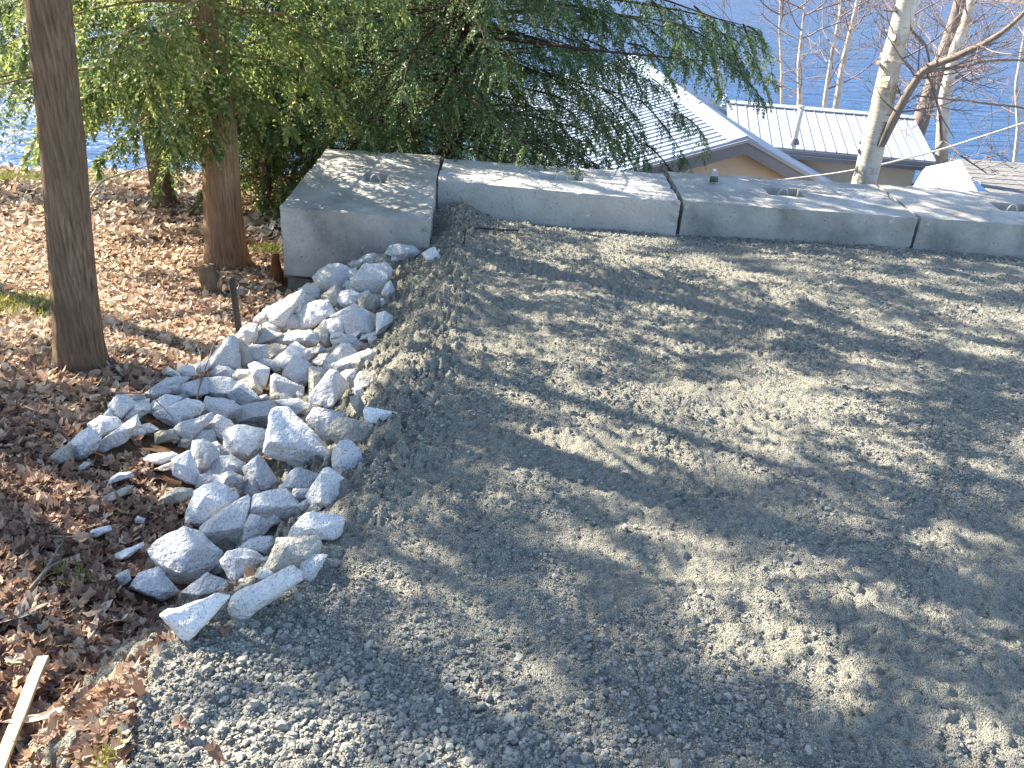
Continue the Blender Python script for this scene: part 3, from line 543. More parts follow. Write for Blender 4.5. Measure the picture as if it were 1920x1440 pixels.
def add_rock(poly, kind, label, ridge=None, seed=0, push=0.0, group=None):
    r = np.random.default_rng(seed); Q = np.array(poly, float); c2 = Q.mean(0); Q = c2 + (Q - c2) * FAC(poly, push)
    x, y = Q[:, 0], Q[:, 1]; area = .5 * abs(np.dot(x, np.roll(y, 1)) - np.dot(y, np.roll(x, 1)))
    dz = 4.0
    for it in range(3):
        s = math.sqrt(max(area, 40)) / FPX * dz; p = hit_ground(c2[0], c2[1] + .80 * (y.max() - c2[1]), .02); 
        if p[1] > 6.12 and p[0] > -2.0: p = on_y(c2[0], c2[1] + .80 * (y.max() - c2[1]), 6.12)
        dz = float((p - EYEP) @ CF) + .10 * s + push
    s = math.sqrt(area) / FPX * dz
    W = lambda q, d: EYEP + ray(q[0], q[1]) * (dz + d)
    C = W(c2, .05 * s); pts = [W(q, r.uniform(-.08, .10) * s) for q in Q]
    ctr = c2 + [r.uniform(-.10, .10) * math.sqrt(area), r.uniform(.06, .22) * math.sqrt(area)]
    if ridge:
        for q in np.array(ridge, float): pts.append(W(q * .96 + c2 * .04, -.34 * s))
    else:
        k = r.uniform(.40, .62)
        for q in Q[r.random(len(Q)) < .75]: pts.append(W(ctr + (q - ctr) * k * r.uniform(.8, 1.15), -r.uniform(.24, .40) * s))
    for q in Q[::2]: pts.append(W(c2 + (q - c2) * .72, r.uniform(.40, .6) * s))
    bm = bmesh.new()
    for p in pts: bm.verts.new(p - C)
    bmesh.ops.convex_hull(bm, input=list(bm.verts)); bmesh.ops.delete(bm, geom=[v for v in bm.verts if not v.link_faces], context='VERTS')
    bmesh.ops.dissolve_limit(bm, angle_limit=math.radians(14), verts=bm.verts, edges=bm.edges)
    bmesh.ops.bevel(bm, geom=list(bm.edges), offset=.020 * s, segments=2, affect='EDGES', profile=.5, clamp_overlap=True)
    bmesh.ops.triangulate(bm, faces=bm.faces); lim = max(.020, s / (7.5 if push == 0 else 5.5))
    for it in range(4):
        es = [e for e in bm.edges if e.calc_length() > lim]
        if not es: break
        bmesh.ops.subdivide_edges(bm, edges=es, cuts=1); bmesh.ops.triangulate(bm, faces=[f for f in bm.faces if len(f.verts) > 3])
    bmesh.ops.smooth_vert(bm, verts=bm.verts, factor=.08, use_axis_x=True, use_axis_y=True, use_axis_z=True)
    bm.normal_update(); X = np.array([v.co for v in bm.verts]); N = np.array([v.normal for v in bm.verts])
    X = X + N * (s * (.024 * noise3(X + seed, 2.2 / s, seed) + .020 * noise3(X + seed, 6 / s, seed + 1) + .014 * noise3(X, 15 / s, seed + 2)))[:, None]
    for v, q in zip(bm.verts, X): v.co = q
    bm.normal_update()
    for e in bm.edges: e.smooth = e.calc_face_angle(0) < .6
    HEAPL.append((C[0], C[1], s)); o = link('granite_rock', bm_mesh('granite_rock', bm, True), MT[kind], None, tuple(C)); tag(o, label, 'rock', group or 'broken granite rocks of the heap'); return o
for i, R in enumerate(ROCKS):
    ox, oy, sc = KROP[R[0]]; g = lambda s_: [(ox + a / sc, oy + b_ / sc) for a, b_ in np.array(s_.split(), float).reshape(-1, 2)]
    add_rock(g(R[2]), R[1], R[3], g(R[4]) if len(R) > 4 else None, 1000 + i)
# smaller stones filling the gaps deeper in the heap
r = np.random.default_rng(5); hp = np.array([(690, 560), (600, 560), (560, 640), (620, 690), (480, 690), (540, 760), (430, 800), (600, 820), (500, 870), (420, 910), (560, 940), (590, 1010), (480, 1000), (400, 1040), (470, 1080), (340, 770), (290, 790), (650, 720), (640, 640), (380, 850), (700, 500), (640, 520)])
for i in range(110):
    c = hp[i % len(hp)] + r.normal(0, 26, 2); n = 7; a = np.sort(r.uniform(0, 2 * math.pi, n)); R_ = r.uniform(13, 25)
    add_rock([(c[0] + R_ * math.cos(q) * r.uniform(.8, 1.2), c[1] + R_ * .75 * math.sin(q) * r.uniform(.8, 1.2)) for q in a], 'wgwd'[i % 4], 'small rock wedged deep in a gap between the larger rocks', None, 2000 + i, .025, 'small rocks in the gaps of the heap')
# each gap stone is told apart by the named rock it is wedged against
STOP = {'with', 'near', 'at', 'in', 'on', 'under', 'below', 'beside', 'between', 'against', 'right', 'left', 'behind', 'above', 'of', 'hiding', 'leaning', 'lying', 'touching', 'just', 'just,', 'highest', 'half', 'pointing', 'poking', 'tucked', 'squeezed', 'wedged', 'where', 'alone', 'along', 'slanting', 'smothered', 'standing', 'beneath', 'second', 'sitting', 'touching', 'from', 'down', 'touching', 'capped', 'carrying', 'nearest'}
def key(l):
    out = []
    for w_ in l.replace(',', ' ,').split():
        if w_ in STOP or w_ == ',': break
        out.append(w_)
    return ' '.join(out)
named = [(o, key(o['label'])) for o in bpy.data.objects if o.name.startswith('granite_rock') and o['group'] == 'broken granite rocks of the heap']; cnt = {}
for o, k in named: cnt[k] = cnt.get(k, 0) + 1
named = [(o, k) for o, k in named if cnt[k] == 1 and len(k.split()) >= 3]; fill = [o for o in bpy.data.objects if o.name.startswith('granite_rock') and o['group'] != 'broken granite rocks of the heap']
pairs = sorted((((Vector(a.location) - Vector(b_.location)).length, i, j) for i, a in enumerate(fill) for j, (b_, k) in enumerate(named)), key=lambda q: q[0]); ua, ub = set(), set()
for d, i, j in pairs:
    if d > .45 or i in ua or j in ub: continue
    ua.add(i); ub.add(j); fill[i]['label'] = 'small rock wedged in the gap beside the ' + named[j][1]
for i, o in enumerate(fill):
    if i not in ua: bpy.data.objects.remove(o)
HEAP = np.array(HEAPL)
# fallen leaves
def leaves(n, xy, size, seed, lobed, lift=.0):
    r = np.random.default_rng(seed); k = 14 if lobed else 6
    if lobed:
        an = np.linspace(-math.pi, math.pi, k, endpoint=False); rad = np.where(np.arange(k) % 2 == 0, 1.0, .72)[None] * r.uniform(.75, 1.2, (n, k)); ax = np.cos(an)[None] * rad * 1.05; ay = np.sin(an)[None] * rad * .72
    else:
        an = np.linspace(-math.pi, math.pi, k, endpoint=False); rad = r.uniform(.7, 1.15, (n, k)); ax = np.cos(an)[None] * rad; ay = np.sin(an)[None] * rad * .6
    ax = np.concatenate([np.zeros((n, 1)), ax], 1); ay = np.concatenate([np.zeros((n, 1)), ay], 1)
    c1 = r.normal(0, .45, (n, 1)); c2 = r.normal(.15, .5, (n, 1)); az = c1 * ax * ax + c2 * ay * ay * 1.6 + r.normal(0, .06, ax.shape)
    P = np.stack([ax, ay, az], -1) * size[:, None, None]
    yaw = r.uniform(0, 2 * math.pi, n); tl = r.normal(0, .38, (n, 2))
    ca, sa = np.cos(yaw)[:, None], np.sin(yaw)[:, None]; X = P[..., 0] * ca - P[..., 1] * sa; Y = P[..., 0] * sa + P[..., 1] * ca; Z = P[..., 2] + X * np.tan(np.clip(tl[:, :1], -.9, .9)) + Y * np.tan(np.clip(tl[:, 1:], -.9, .9))
    z = z_ground(xy[:, 0], xy[:, 1]) + lift + size * .28 + r.random(n) * .015
    P = np.stack([X + xy[:, :1], Y + xy[:, 1:], Z + z[:, None]], -1)
    j = np.arange(1, k + 1); f = np.stack([np.zeros(k, int), j, np.roll(j, -1)], -1)
    return P.reshape(-1, 3), (f[None] + np.arange(n)[:, None, None] * (k + 1)).reshape(-1, 3), k + 1
def litter_mask(x, y, r):
    e = edge_x(y); d = e - x
    k = d > .04 + .25 * smooth(1.7, 3.0, y) + .1 * r.random(len(x)); k |= (d > -.25) & (r.random(len(x)) < .012) & (y < 2.2)
    bare = np.exp(-((x + 1.62) ** 2 / .06 + (y - 3.85) ** 2 / .12)) + .9 * np.exp(-((x + 1.02) ** 2 / .02 + (y - 2.35) ** 2 / .05))
    k &= r.random(len(x)) > bare * .6; k &= ~((x > -2.0) & (y > 6.3) & (y < 8.5))
    d2 = (x[:, None] - HEAP[None, :, 0]) ** 2 + (y[:, None] - HEAP[None, :, 1]) ** 2; k &= ((d2 < .22 ** 2).sum(1) < 7) & ~((d2 < (HEAP[None, :, 2] * .6 + .01) ** 2).any(1)); k &= (x < -.9) | (y < 6)
    return k
def add_leaves(name, n, xr, yr, s, seed, lobed, label, pw=1.0):
    r = np.random.default_rng(seed); y = yr[0] + (yr[1] - yr[0]) * r.random(n) ** pw; x = r.uniform(xr[0], xr[1], n) if not callable(xr) else xr(y, r)
    k = litter_mask(x, y, r); x, y = x[k], y[k]; n = len(x); size = s * np.exp(r.normal(0, .2, n))
    V, F, kk = leaves(n, np.stack([x, y], -1), size, seed + 1, lobed)
    sunny = .26 * smooth(3.2, 5.5, y); tint = np.clip(r.normal(.45, .25, n) + sunny + .15 * noise2(x * 1.2, y * 1.2, 99), 0, 1)  # leaves farther up the slope tinted paler, sunlight put into their colour
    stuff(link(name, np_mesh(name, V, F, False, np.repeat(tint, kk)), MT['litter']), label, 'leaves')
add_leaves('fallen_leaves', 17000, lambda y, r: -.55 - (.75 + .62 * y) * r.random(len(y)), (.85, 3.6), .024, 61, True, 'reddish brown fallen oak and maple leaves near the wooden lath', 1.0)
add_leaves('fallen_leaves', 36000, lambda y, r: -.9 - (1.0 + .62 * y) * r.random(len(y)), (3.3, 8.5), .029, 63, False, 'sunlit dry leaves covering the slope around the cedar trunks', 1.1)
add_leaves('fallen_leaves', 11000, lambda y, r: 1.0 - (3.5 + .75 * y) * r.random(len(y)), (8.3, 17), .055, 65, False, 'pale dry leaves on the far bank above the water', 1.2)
# moss and grass blades
def blades(name, centre, rad, n, h, seed, label):
    r = np.random.default_rng(seed); x = centre[0] + r.normal(0, rad[0], n); y = centre[1] + r.normal(0, rad[1], n); z = z_ground(x, y) + .02
    a = r.uniform(0, 2 * math.pi, n); L = h * r.uniform(.5, 1.3, n); lean = r.normal(0, .5, (n, 2)) * L[:, None]; wv = np.stack([np.cos(a), np.sin(a)], -1) * .004
    V = np.stack([np.stack([x - wv[:, 0], y - wv[:, 1], z], -1), np.stack([x + wv[:, 0], y + wv[:, 1], z], -1), np.stack([x + lean[:, 0], y + lean[:, 1], z + L], -1)], 1).reshape(-1, 3)
    stuff(link(name, np_mesh(name, V, np.arange(3 * n).reshape(-1, 3), False, np.repeat(r.random(n), 3)), MT['grass']), label, 'moss')
for i, (px, py, rd, n, lab) in enumerate([(45, 570, (.24, .20), 1500, 'patch of yellow green moss left of the nearest cedar trunk'), (560, 415, (.15, .1), 10, None), (200, 1440, (.02, .02), 24, 'few green grass blades right of the wooden lath'), (125, 1085, (.04, .03), 40, 'small green sprout beside the forked dead branch'), (505, 470, (.10, .12), 600, 'moss on the bank left of the corner concrete block'), (25, 335, (1.0, .4), 2600, 'sunlit yellow moss on the far bank at the left')]):
    if lab: p = hit_ground(px, py); blades('moss_patch', p, rd, n, .05 if i < 5 else .09, 200 + i, lab)
# ================================================================ trees
def unit(v): return v / (np.linalg.norm(v, axis=-1, keepdims=True) + 1e-9)
def trunk_path(base, lean, h, wob, seed, n=26):
    r = np.random.default_rng(seed); t = np.linspace(0, 1, n); P = np.array(base)[None] + np.array(lean)[None] * (t * h)[:, None]; ph = r.uniform(0, 6, 4)
    P[:, 0] += wob * (np.sin(t * 5 + ph[0]) - math.sin(ph[0])) * t; P[:, 1] += wob * (np.sin(t * 4 + ph[1]) - math.sin(ph[1])) * t; return t, P
def make_trunk(parent, base, P, rad, m, seed, nseg=26, rough=.085, flare=1.6):
    # P in world; parent at base
    n = len(P); t = np.linspace(0, 1, n); k = 4; tt = np.linspace(0, 1, n * k); PP = np.stack([np.interp(tt, t, P[:, i]) for i in range(3)], -1)
    h = np.linalg.norm(P[-1] - P[0]); z = tt * h; R = rad * (1 - .85 * tt ** 1.1) * (1 + (flare - 1) * np.exp(-z / .16))
    V, F = tubes([(PP - np.array(base), R)], nseg); a = np.tile(np.arange(nseg) * 2 * math.pi / nseg, len(PP)); zz = np.repeat(z, nseg); RR = np.repeat(R, nseg)
    cen = np.repeat(PP - np.array(base), nseg, 0); rel = V - cen
    S = np.stack([np.cos(a) * 3.2, np.sin(a) * 3.2, zz * .8], -1); S2 = np.stack([np.cos(a) * 7, np.sin(a) * 7, zz * 2.2], -1); lob = np.cos(a * 5 + seed) * np.exp(-zz / .18) * .12
    V = cen + rel * (1 + rough * noise3(S, 1, seed) + rough * .8 * noise3(S2, 1, seed + 1) + lob)[:, None]
    return link('trunk', np_mesh('trunk', V, F), m, parent)
def foliage(B, step, M, ll, lw, droop_t, seed, kt=.42, tmin=.12, hang=.25, spread=.9):
    """B: list of (origin, azimuth, elevation, length, droop). returns V,F,tint, limb tubes"""
    r = np.random.default_rng(seed); Vs = []; tubesl = []; tn = []
    for o, az, el, L, dr in B:
        n = max(5, int(L / step)); t = np.sort(r.uniform(tmin, 1, n)); h = np.array([math.sin(az), math.cos(az), 0]); up = np.array([0, 0, 1.]); S = np.array([h[1], -h[0], 0]); wig = r.normal(0, .11, 2)
        f = lambda t: np.array(o) + L * (h * (t * math.cos(el))[:, None] + up * (math.sin(el) * t - dr * t * t)[:, None] + S * (wig[0] * np.sin(t * 3.1) + wig[1] * t * t)[:, None])
        tb = np.linspace(0, 1, 8); PB = f(tb); tubesl.append((PB, np.linspace(.0075 * L + .004, .002, 8)))
        P = f(t); T = unit(f(t + .02) - P); side = np.where(r.random(n) < .5, 1., -1.)[:, None]; a = r.uniform(.7, 1.15, n)[:, None]
        D = unit(T * np.cos(a) + S * side * np.sin(a) + up * (r.normal(-.12, .16, n))[:, None] - up * droop_t)
        l = (L * kt * (1.05 - t) ** .75 * r.uniform(.6, 1.15, n) + .07)
        # last twigs continue the tip
        u = np.linspace(.08, 1, M)[None, :, None] * np.ones((n, 1, 1)); X = P[:, None] + D[:, None] * l[:, None, None] * u - up * (hang * l[:, None, None] ** 1.0 * u * u * .6)
        Tw = unit(D[:, None] - up * (hang * 1.2 * u)); Nn = unit(np.cross(Tw, np.cross(up, Tw) + r.normal(0, .35, (n, M, 3)))); Sd = np.cross(Tw, Nn)
        for sgn in (-1, 1):
            d = unit(Tw * .72 + Sd * sgn * spread * (1 - .5 * u) + r.normal(0, .22, (n, M, 3)) - up * .12); le = ll * (1.05 - .45 * u) * r.uniform(.7, 1.25, (n, M, 1)); wv = unit(np.cross(d, Nn + r.normal(0, .45, (n, M, 3)))) * lw * r.uniform(.7, 1.2, (n, M, 1))
            q = np.stack([X, X + d * le * .45 + wv, X + d * le, X + d * le * .55 - wv], 2); Vs.append(q.reshape(-1, 3))
            tn.append(np.clip(r.normal(.42, .22, (n, 1)) + r.normal(0, .12, (n, M)) + .15 * u[..., 0], 0, 1).ravel())
    V = np.concatenate(Vs); F = np.arange(len(V)).reshape(-1, 4); return V, F, np.repeat(np.concatenate(tn), 4), tubesl
def conifer(name, label, base, lean, height, rad, m_bark, m_leaf, seed, zlow, blen, gap, fine_to, kind, extra=(), wob=.06, azbias=None, density=1.0, top_len=.35, group=None, crown_from=None, flare=1.6):
    base = np.array(base, float); root = empty(name, tuple(base)); tag(root, label, 'tree', group)
    t, P = trunk_path(base, lean, height, wob, seed); make_trunk(root, base, P, rad, m_bark, seed, flare=flare); r = np.random.default_rng(seed + 5)
    fine, coarse = [], []; z = zlow
    while z < base[2] + height * .98:
        o = np.array([np.interp(z, P[:, 2], P[:, i]) for i in range(3)]); q = (z - zlow) / max(.1, base[2] + height - zlow); L = blen * ((1 - q) ** .8 * (1 - top_len) + top_len * (1 - q)) * r.uniform(.65, 1.15) + .15
        az = r.uniform(-math.pi, math.pi) if azbias is None or r.random() < .6 else r.normal(azbias, .7)
        b = (o, az, r.uniform(-.05, .35) + .3 * q, L, r.uniform(.15, .42))
        (fine if z < fine_to else coarse).append(b); z += gap * r.uniform(.6, 1.4) * .62 if z < fine_to else .10 * r.uniform(.6, 1.4)
    def side(b):
        o, az, el, L, dr = b; out = []
        for t_ in np.linspace(.3, .95, 5): sg = 1 if r.random() < .5 else -1; q_ = np.array(o) + L * (np.array([math.sin(az), math.cos(az), 0]) * t_ * math.cos(el) + np.array([0, 0, 1]) * (math.sin(el) * t_ - dr * t_ * t_)); out.append((q_, az + sg * r.uniform(.4, 1.1), el - dr * t_ * 1.2 - r.uniform(0, .3), L * r.uniform(.2, .36), r.uniform(.25, .6)))
        return out
    fine += list(extra); fine += [c_ for b_ in extra if b_[3] > 1.2 for c_ in side(b_)]; V = []; F = []; T = []; W = []; off = 0
    if kind == 'cedar': pf = dict(step=.038, M=14, ll=.058, lw=.0105, droop_t=.3, kt=.40, hang=.7); pc = dict(step=.075, M=7, ll=.14, lw=.026, droop_t=.2, kt=.42, hang=.4)
    else: pf = dict(step=.040, M=13, ll=.044, lw=.0072, droop_t=.3, kt=.30, hang=.8, spread=.8); pc = dict(step=.065, M=8, ll=.12, lw=.021, droop_t=.2, kt=.38, hang=.45)
    pc['step'] /= density
    for B, pp, k in ((fine, pf, 0), (coarse, pc, 1)):
        if not B: continue
        v, f, tt, tw = foliage(B, seed=seed + 20 + k, **pp); V.append(v); F.append(f + off); T.append(tt); W += tw; off += len(v)
    stuff(link('crown', np_mesh('crown', np.concatenate(V) - base, np.concatenate(F), False, np.concatenate(T)), m_leaf, root))
    v, f = tubes(W, 5); stuff(link('limbs', np_mesh('limbs', v - base, f), m_bark, root))
    return root, P
AZ = lambda deg: math.radians(deg)
g_c = 'cedar trees on the slope'
# nearest trunk at the left
p = hit_ground(148, 688); q = on_y(86, 0, p[1]); ln = (q - p) / (q - p)[2]
conifer('cedar_tree', 'nearest cedar, dark straight trunk at the left with bare lower stem', p - [0, 0, .1], ln, 9.0, .118, MT['cedar_bark'], MT['cedar'], 11, 2.2, 1.9, .15, 1.9, 'cedar', wob=.03, group=g_c, density=.75)
# second trunk, stripped reddish bark
p = hit_ground(424, 500); q = on_y(405, 200, p[1]); ln = (q - p) / (q - p)[2]; o = on_y(400, 215, p[1])
ex_ = [(o + [0, 0, dz], AZ(a), e, L, d) for dz, a, e, L, d in ((.0, 200, -.1, .75, .5), (.1, 170, .0, .6, .5), (.15, -130, .1, 1.0, .5), (.25, 110, .1, .8, .45), (.3, -80, .1, 1.5, .4), (.3, 150, .2, .6, .5), (.45, 80, .2, 1.1, .4), (.5, 215, .2, 1.0, .5), (.2, 185, .1, .7, .6), (.35, 195, .1, .85, .6), (.4, 160, .15, .65, .6), (.55, 180, .1, 1.0, .6), (.6, 140, .2, .7, .5), (.65, 225, .2, 1.1, .5), (.75, 190, .2, 1.1, .6), (.8, 100, .2, 1.1, .4), (.3, -100, .1, 1.4, .4), (.6, -60, .1, 1.6, .4))]
conifer('cedar_tree', 'second cedar with thick reddish stripped trunk behind the stump', p - [0, 0, .1], ln, 9.5, .165, MT['cedar_bark2'], MT['cedar'], 12, .35, 1.9, .10, 2.0, 'cedar', ex_, wob=.03, group=g_c, density=.72)
# third, leaning thin trunk further back
p = hit_ground(312, 388); q = on_y(268, 190, p[1]); ln = (q - p) / (q - p)[2]
conifer('cedar_tree', 'slim leaning cedar trunk standing farther down the slope', p - [0, 0, .1], ln * np.array([.75, 1, 1]), 9.0, .13, MT['cedar_bark'], MT['cedar'], 13, -.75, 2.0, .085, 1.4, 'cedar', wob=.12, group=g_c, density=.22)
# cedars right behind the corner block and farther left
p = hit_ground(500, 392); conifer('cedar_tree', 'bushy cedar crowding behind the left side of the corner block', p - [0, 0, .1], (.04, .02, 1), 4.0, .075, MT['cedar_bark'], MT['cedar'], 14, p[2] + .25, 1.35, .055, 1.9, 'cedar', wob=.08, group=g_c, density=0.80)
p = np.array([-2.0, 11.6]); p = np.array([*p, float(z_floor(p[0], p[1]))]); conifer('cedar_tree', 'dense cedar behind the middle of the corner block', p - [0, 0, .1], (.02, 0, 1), 9.0, .10, MT['cedar_bark'], MT['cedar'], 15, p[2] + .5, 2.1, .042, 1.9, 'cedar', wob=.06, group=g_c, density=0.80)
p = np.array([-8.3, 12.6]); p = np.array([*p, float(z_floor(p[0], p[1]))]); conifer('cedar_tree', 'cedar at the far left edge with sunlit loose sprays', p - [0, 0, .1], (.05, 0, 1), 4.4, .10, MT['cedar_bark'], MT['cedar'], 16, -.9, 2.2, .10, 1.9, 'cedar', wob=.06, group=g_c, density=0.80)
for i, (lab, x0, y0, h0, sd) in enumerate([('tall cedar beyond the left edge beside the nearest trunk', -5.0, 4.3, 9.5, 51), ('cedar beyond the lower left corner shading the near leaves', -5.6, 2.0, 8.0, 52), ('cedar beyond the left edge on the upper slope', -7.6, 6.2, 8.5, 53), ('unseen cedar added beyond the left edge to break a shadow band', -5.7, 6.9, 9.0, 54)]):  # unseen cedars shading the foreground; the last added to break up a shadow band
    p = np.array([x0, y0, float(z_floor(x0, y0))]); conifer('cedar_tree', lab, p - [0, 0, .1], (.02, .02, 1), h0, .13, MT['cedar_bark'], MT['cedar'], sd, p[2] + (2.0 if sd != 54 else 3.6), 1.7, .13, -99, 'cedar', wob=.06, group=g_c, density=.19 if sd != 54 else .42)
# hemlock with long boughs reaching over the roof
p0 = on_y(842, 300, 9.7); q = on_y(858, 0, 9.7); ln = (q - p0) / (q - p0)[2]; zb = float(z_floor(p0[0], p0[1])); p = p0 + ln * (zb - p0[2])
def bough(px, py, az, el, L, d): o = on_y(px, py, 9.7); return (o, AZ(az), el, L, d)
ex_ = [bough(856, 60, 98, .06, 2.9, .08), bough(856, 30, 84, .14, 3.0, .16), bough(856, -30, 92, .05, 3.2, .13), bough(856, -80, 100, .0, 3.1, .15), bough(858, -10, 78, .02, 2.9, .15), bough(854, 45, 112, .05, 2.3, .2), bough(852, 120, 92, .0, 2.6, .16), bough(850, 150, 108, .05, 2.3, .25), bough(848, 200, 84, .0, 2.1, .16), bough(846, 230, 100, .08, 1.9, .26), bough(845, 250, 70, .05, 2.0, .2), bough(852, 100, 118, .1, 2.1, .3),
       bough(850, 160, 190, .1, 1.1, .4), bough(850, 190, 230, .1, 1.2, .4), bough(852, 60, 170, .15, 1.3, .45), bough(852, 90, 210, .15, 1.4, .45), bough(852, 20, 240, .2, 1.5, .4), bough(850, 130, 260, .1, 1.7, .35), bough(850, 60, 290, .1, 1.8, .35)]
conifer('hemlock_tree', 'dark hemlock with long drooping boughs reaching over the metal roof', p - [0, 0, .2], ln, 12.5, .15, MT['hem_bark'], MT['hemlock'], 21, -.75, 1.9, .044, 1.7, 'hemlock', ex_, wob=.03, density=.7)
# ---------------------------------------------------------------- leafless trees
def grow(paths, o, d, L, rad, r, depth, kids=4, up=.25, curl=.22, spread=.8, minr=.0018, shr=.62):
    n = 7; P = [np.array(o, float)]; dd = unit(np.array(d, float))
    for i in range(n): dd = unit(dd + r.normal(0, curl / n ** .5, 3) + np.array([0, 0, up / n])); P.append(P[-1] + dd * L / n)
    P = np.array(P); paths.append((P, np.linspace(rad, max(minr, rad * .35), n + 1)))
    if depth <= 0: return
    for k in range(kids):
        u = r.uniform(.25, 1.0); i = min(n - 1, int(u * n)); b = P[i]; t = unit(P[i + 1] - P[i]); s = unit(np.cross(t, r.normal(size=3))); d2 = unit(t * r.uniform(.5, 1.0) + s * spread * r.uniform(.5, 1.1))
        grow(paths, b, d2, L * shr * r.uniform(.6, 1.1), max(minr, rad * (1 - .65 * u) * .55), r, depth - 1, kids, up, curl * 1.15, spread, minr, shr)
def bare_tree(name, label, trunk_pts, trunk_rad, m, limbs, seed, twigs, group=None, peel=False, minr=.0018):
    """limbs: list of (points, radii); twigs: list of (limb index or -1 for trunk, n, length, radius)"""
    TP = np.array(trunk_pts, float); base = TP[0]; root = empty(name, tuple(base)); tag(root, label, 'tree', group); r = np.random.default_rng(seed)
    k = np.linspace(0, len(TP) - 1, 60); PP = np.stack([np.interp(k, np.arange(len(TP)), TP[:, i]) for i in range(3)], -1); RR = np.interp(k, np.arange(len(TP)), trunk_rad)
    for i in range(3): PP[1:-1, i] = np.convolve(PP[:, i], [.25, .5, .25], 'valid')
    V, F = tubes([(PP - base, RR)], 18); cen = np.repeat(PP - base, 18, 0); V = cen + (V - cen) * (1 + .05 * noise3(V, 9, seed) + .03 * noise3(V, 30, seed))[:, None]
    tr = link('trunk', np_mesh('trunk', V, F), m, root)
    if peel:   # curling strips of loose bark
        pv = []; pf = []
        for j in range(44):
            i = r.integers(2, 40); c = PP[i] - base; rad = RR[i] * 1.03; a0 = r.uniform(0, 6.28); wd = r.uniform(.3, .8); ht = r.uniform(.02, .07); cu = r.uniform(.015, .05); n = 5
            for a_, e_ in zip(np.linspace(0, wd, n), np.linspace(0, 1, n) ** 2 * cu):
                for zz in (0, ht): pv.append(c + [(rad + e_) * math.cos(a0 + a_), (rad + e_) * math.sin(a0 + a_), zz + .2 * e_])
            b0 = len(pv) - 2 * n; pf += [(b0 + 2 * q, b0 + 2 * q + 2, b0 + 2 * q + 3, b0 + 2 * q + 1) for q in range(n - 1)]
        stuff(link('bark_curls', np_mesh('bark_curls', np.array(pv), np.array(pf)), m, tr))
    for P_, R_, mm in limbs:
        P_ = np.array(P_, float); k = np.linspace(0, len(P_) - 1, 24); Q = np.stack([np.interp(k, np.arange(len(P_)), P_[:, i]) for i in range(3)], -1)
        for i in range(3): Q[1:-1, i] = np.convolve(Q[:, i], [.25, .5, .25], 'valid')
        Q = Q + .012 * np.stack([noise3(Q + s_, 6, seed) for s_ in (0, 9, 17)], -1); V, F = tubes([(Q - base, np.interp(k, np.arange(len(P_)), R_))], 8); link('branch', np_mesh('branch', V, F), mm, root)
    paths = []
    for li, n, L, rad, dep in twigs:
        S = PP if li < 0 else np.array(limbs[li][0], float)
        for j in range(n):
            u = r.uniform(.3 if li < 0 else .1, 1.0) * (len(S) - 1); i = min(int(u), len(S) - 2); o = S[i] + (S[i + 1] - S[i]) * (u - i); t = unit(S[i + 1] - S[i]); s = unit(np.cross(t, r.normal(size=3)))
            grow(paths, o, t * .4 + s * .9, L * r.uniform(.6, 1.2), rad, r, dep, minr=minr)
    if paths: V, F = tubes(paths, 4); stuff(link('twigs', np_mesh('twigs', V - base, F), MT['twig'], root))
    return root
def line_y(pts): return [on_y(x, y, Y) for x, y, Y in pts]
# main birch behind the wall
Yb = 9.6; b0 = on_y(1618, 352, Yb); zb = float(z_floor(b0[0], b0[1])); tp = [b0 + (b0 - on_y(1655, 200, Yb)) * ((zb - b0[2]) / (b0[2] - on_y(1655, 200, Yb)[2]))] + line_y([(1620, 345, Yb), (1652, 210, Yb), (1672, 110, Yb), (1702, 0, Yb)]); d = tp[-1] - tp[-2]; tp += [tp[-1] + d * 1.5, tp[-1] + d * 3.5 + [.1, 0, .3], tp[-1] + d * 6 + [.3, .2, 1.0]]
L1 = line_y([(1652, 272, Yb - .12), (1690, 195, Yb - .2), (1716, 150, Yb - .25), (1735, 128, Yb - .3), (1800, 102, Yb - .5), (1870, 68, Yb - .7), (1925, 20, Yb - .9), (1990, -60, Yb - 1.1)])
L2 = line_y([(1733, 135, Yb - .3), (1790, 128, Yb - .2), (1850, 113, Yb - .1), (1930, 112, Yb), (2020, 100, Yb)])
L3 = line_y([(1660, 20, Yb - .1), (1690, 22, Yb), (1712, 60, Yb - .1), (1738, 84, Yb - .15), (1743, 118, Yb - .2)])
L4 = line_y([(1716, 180, Yb - .2), (1760, 183, Yb - .1), (1850, 193, Yb), (1930, 203, Yb)])
L5 = line_y([(1668, 62, Yb), (1690, 45, Yb + .1), (1735, 15, Yb + .3), (1780, -10, Yb + .4)])
L6 = line_y([(1738, 138, Yb - .28), (1752, 175, Yb - .2), (1762, 215, Yb - .15), (1790, 262, Yb - .1)])
bare_tree('birch_tree', 'main white birch with peeling bark and a long limb to the right', tp, [.15, .135, .118, .105, .10, .09, .06, .02], MT['birch'], [(L1, [.05, .047, .042, .038, .033, .026, .018, .01], MT['brown_bark']), (L2, [.022, .018, .014, .012, .008], MT['brown_bark']), (L3, [.008, .012, .013, .012, .011], MT['twig']), (L4, [.008, .011, .012, .012], MT['twig']), (L5, [.012, .01, .008, .005], MT['twig']), (L6, [.013, .011, .009, .004], MT['twig'])], 31, [(-1, 5, 1.0, .012, 2), (0, 12, .8, .010, 2), (1, 8, .6, .007, 2), (3, 6, .5, .005, 1), (5, 6, .4, .005, 2)], peel=True, minr=.0022)
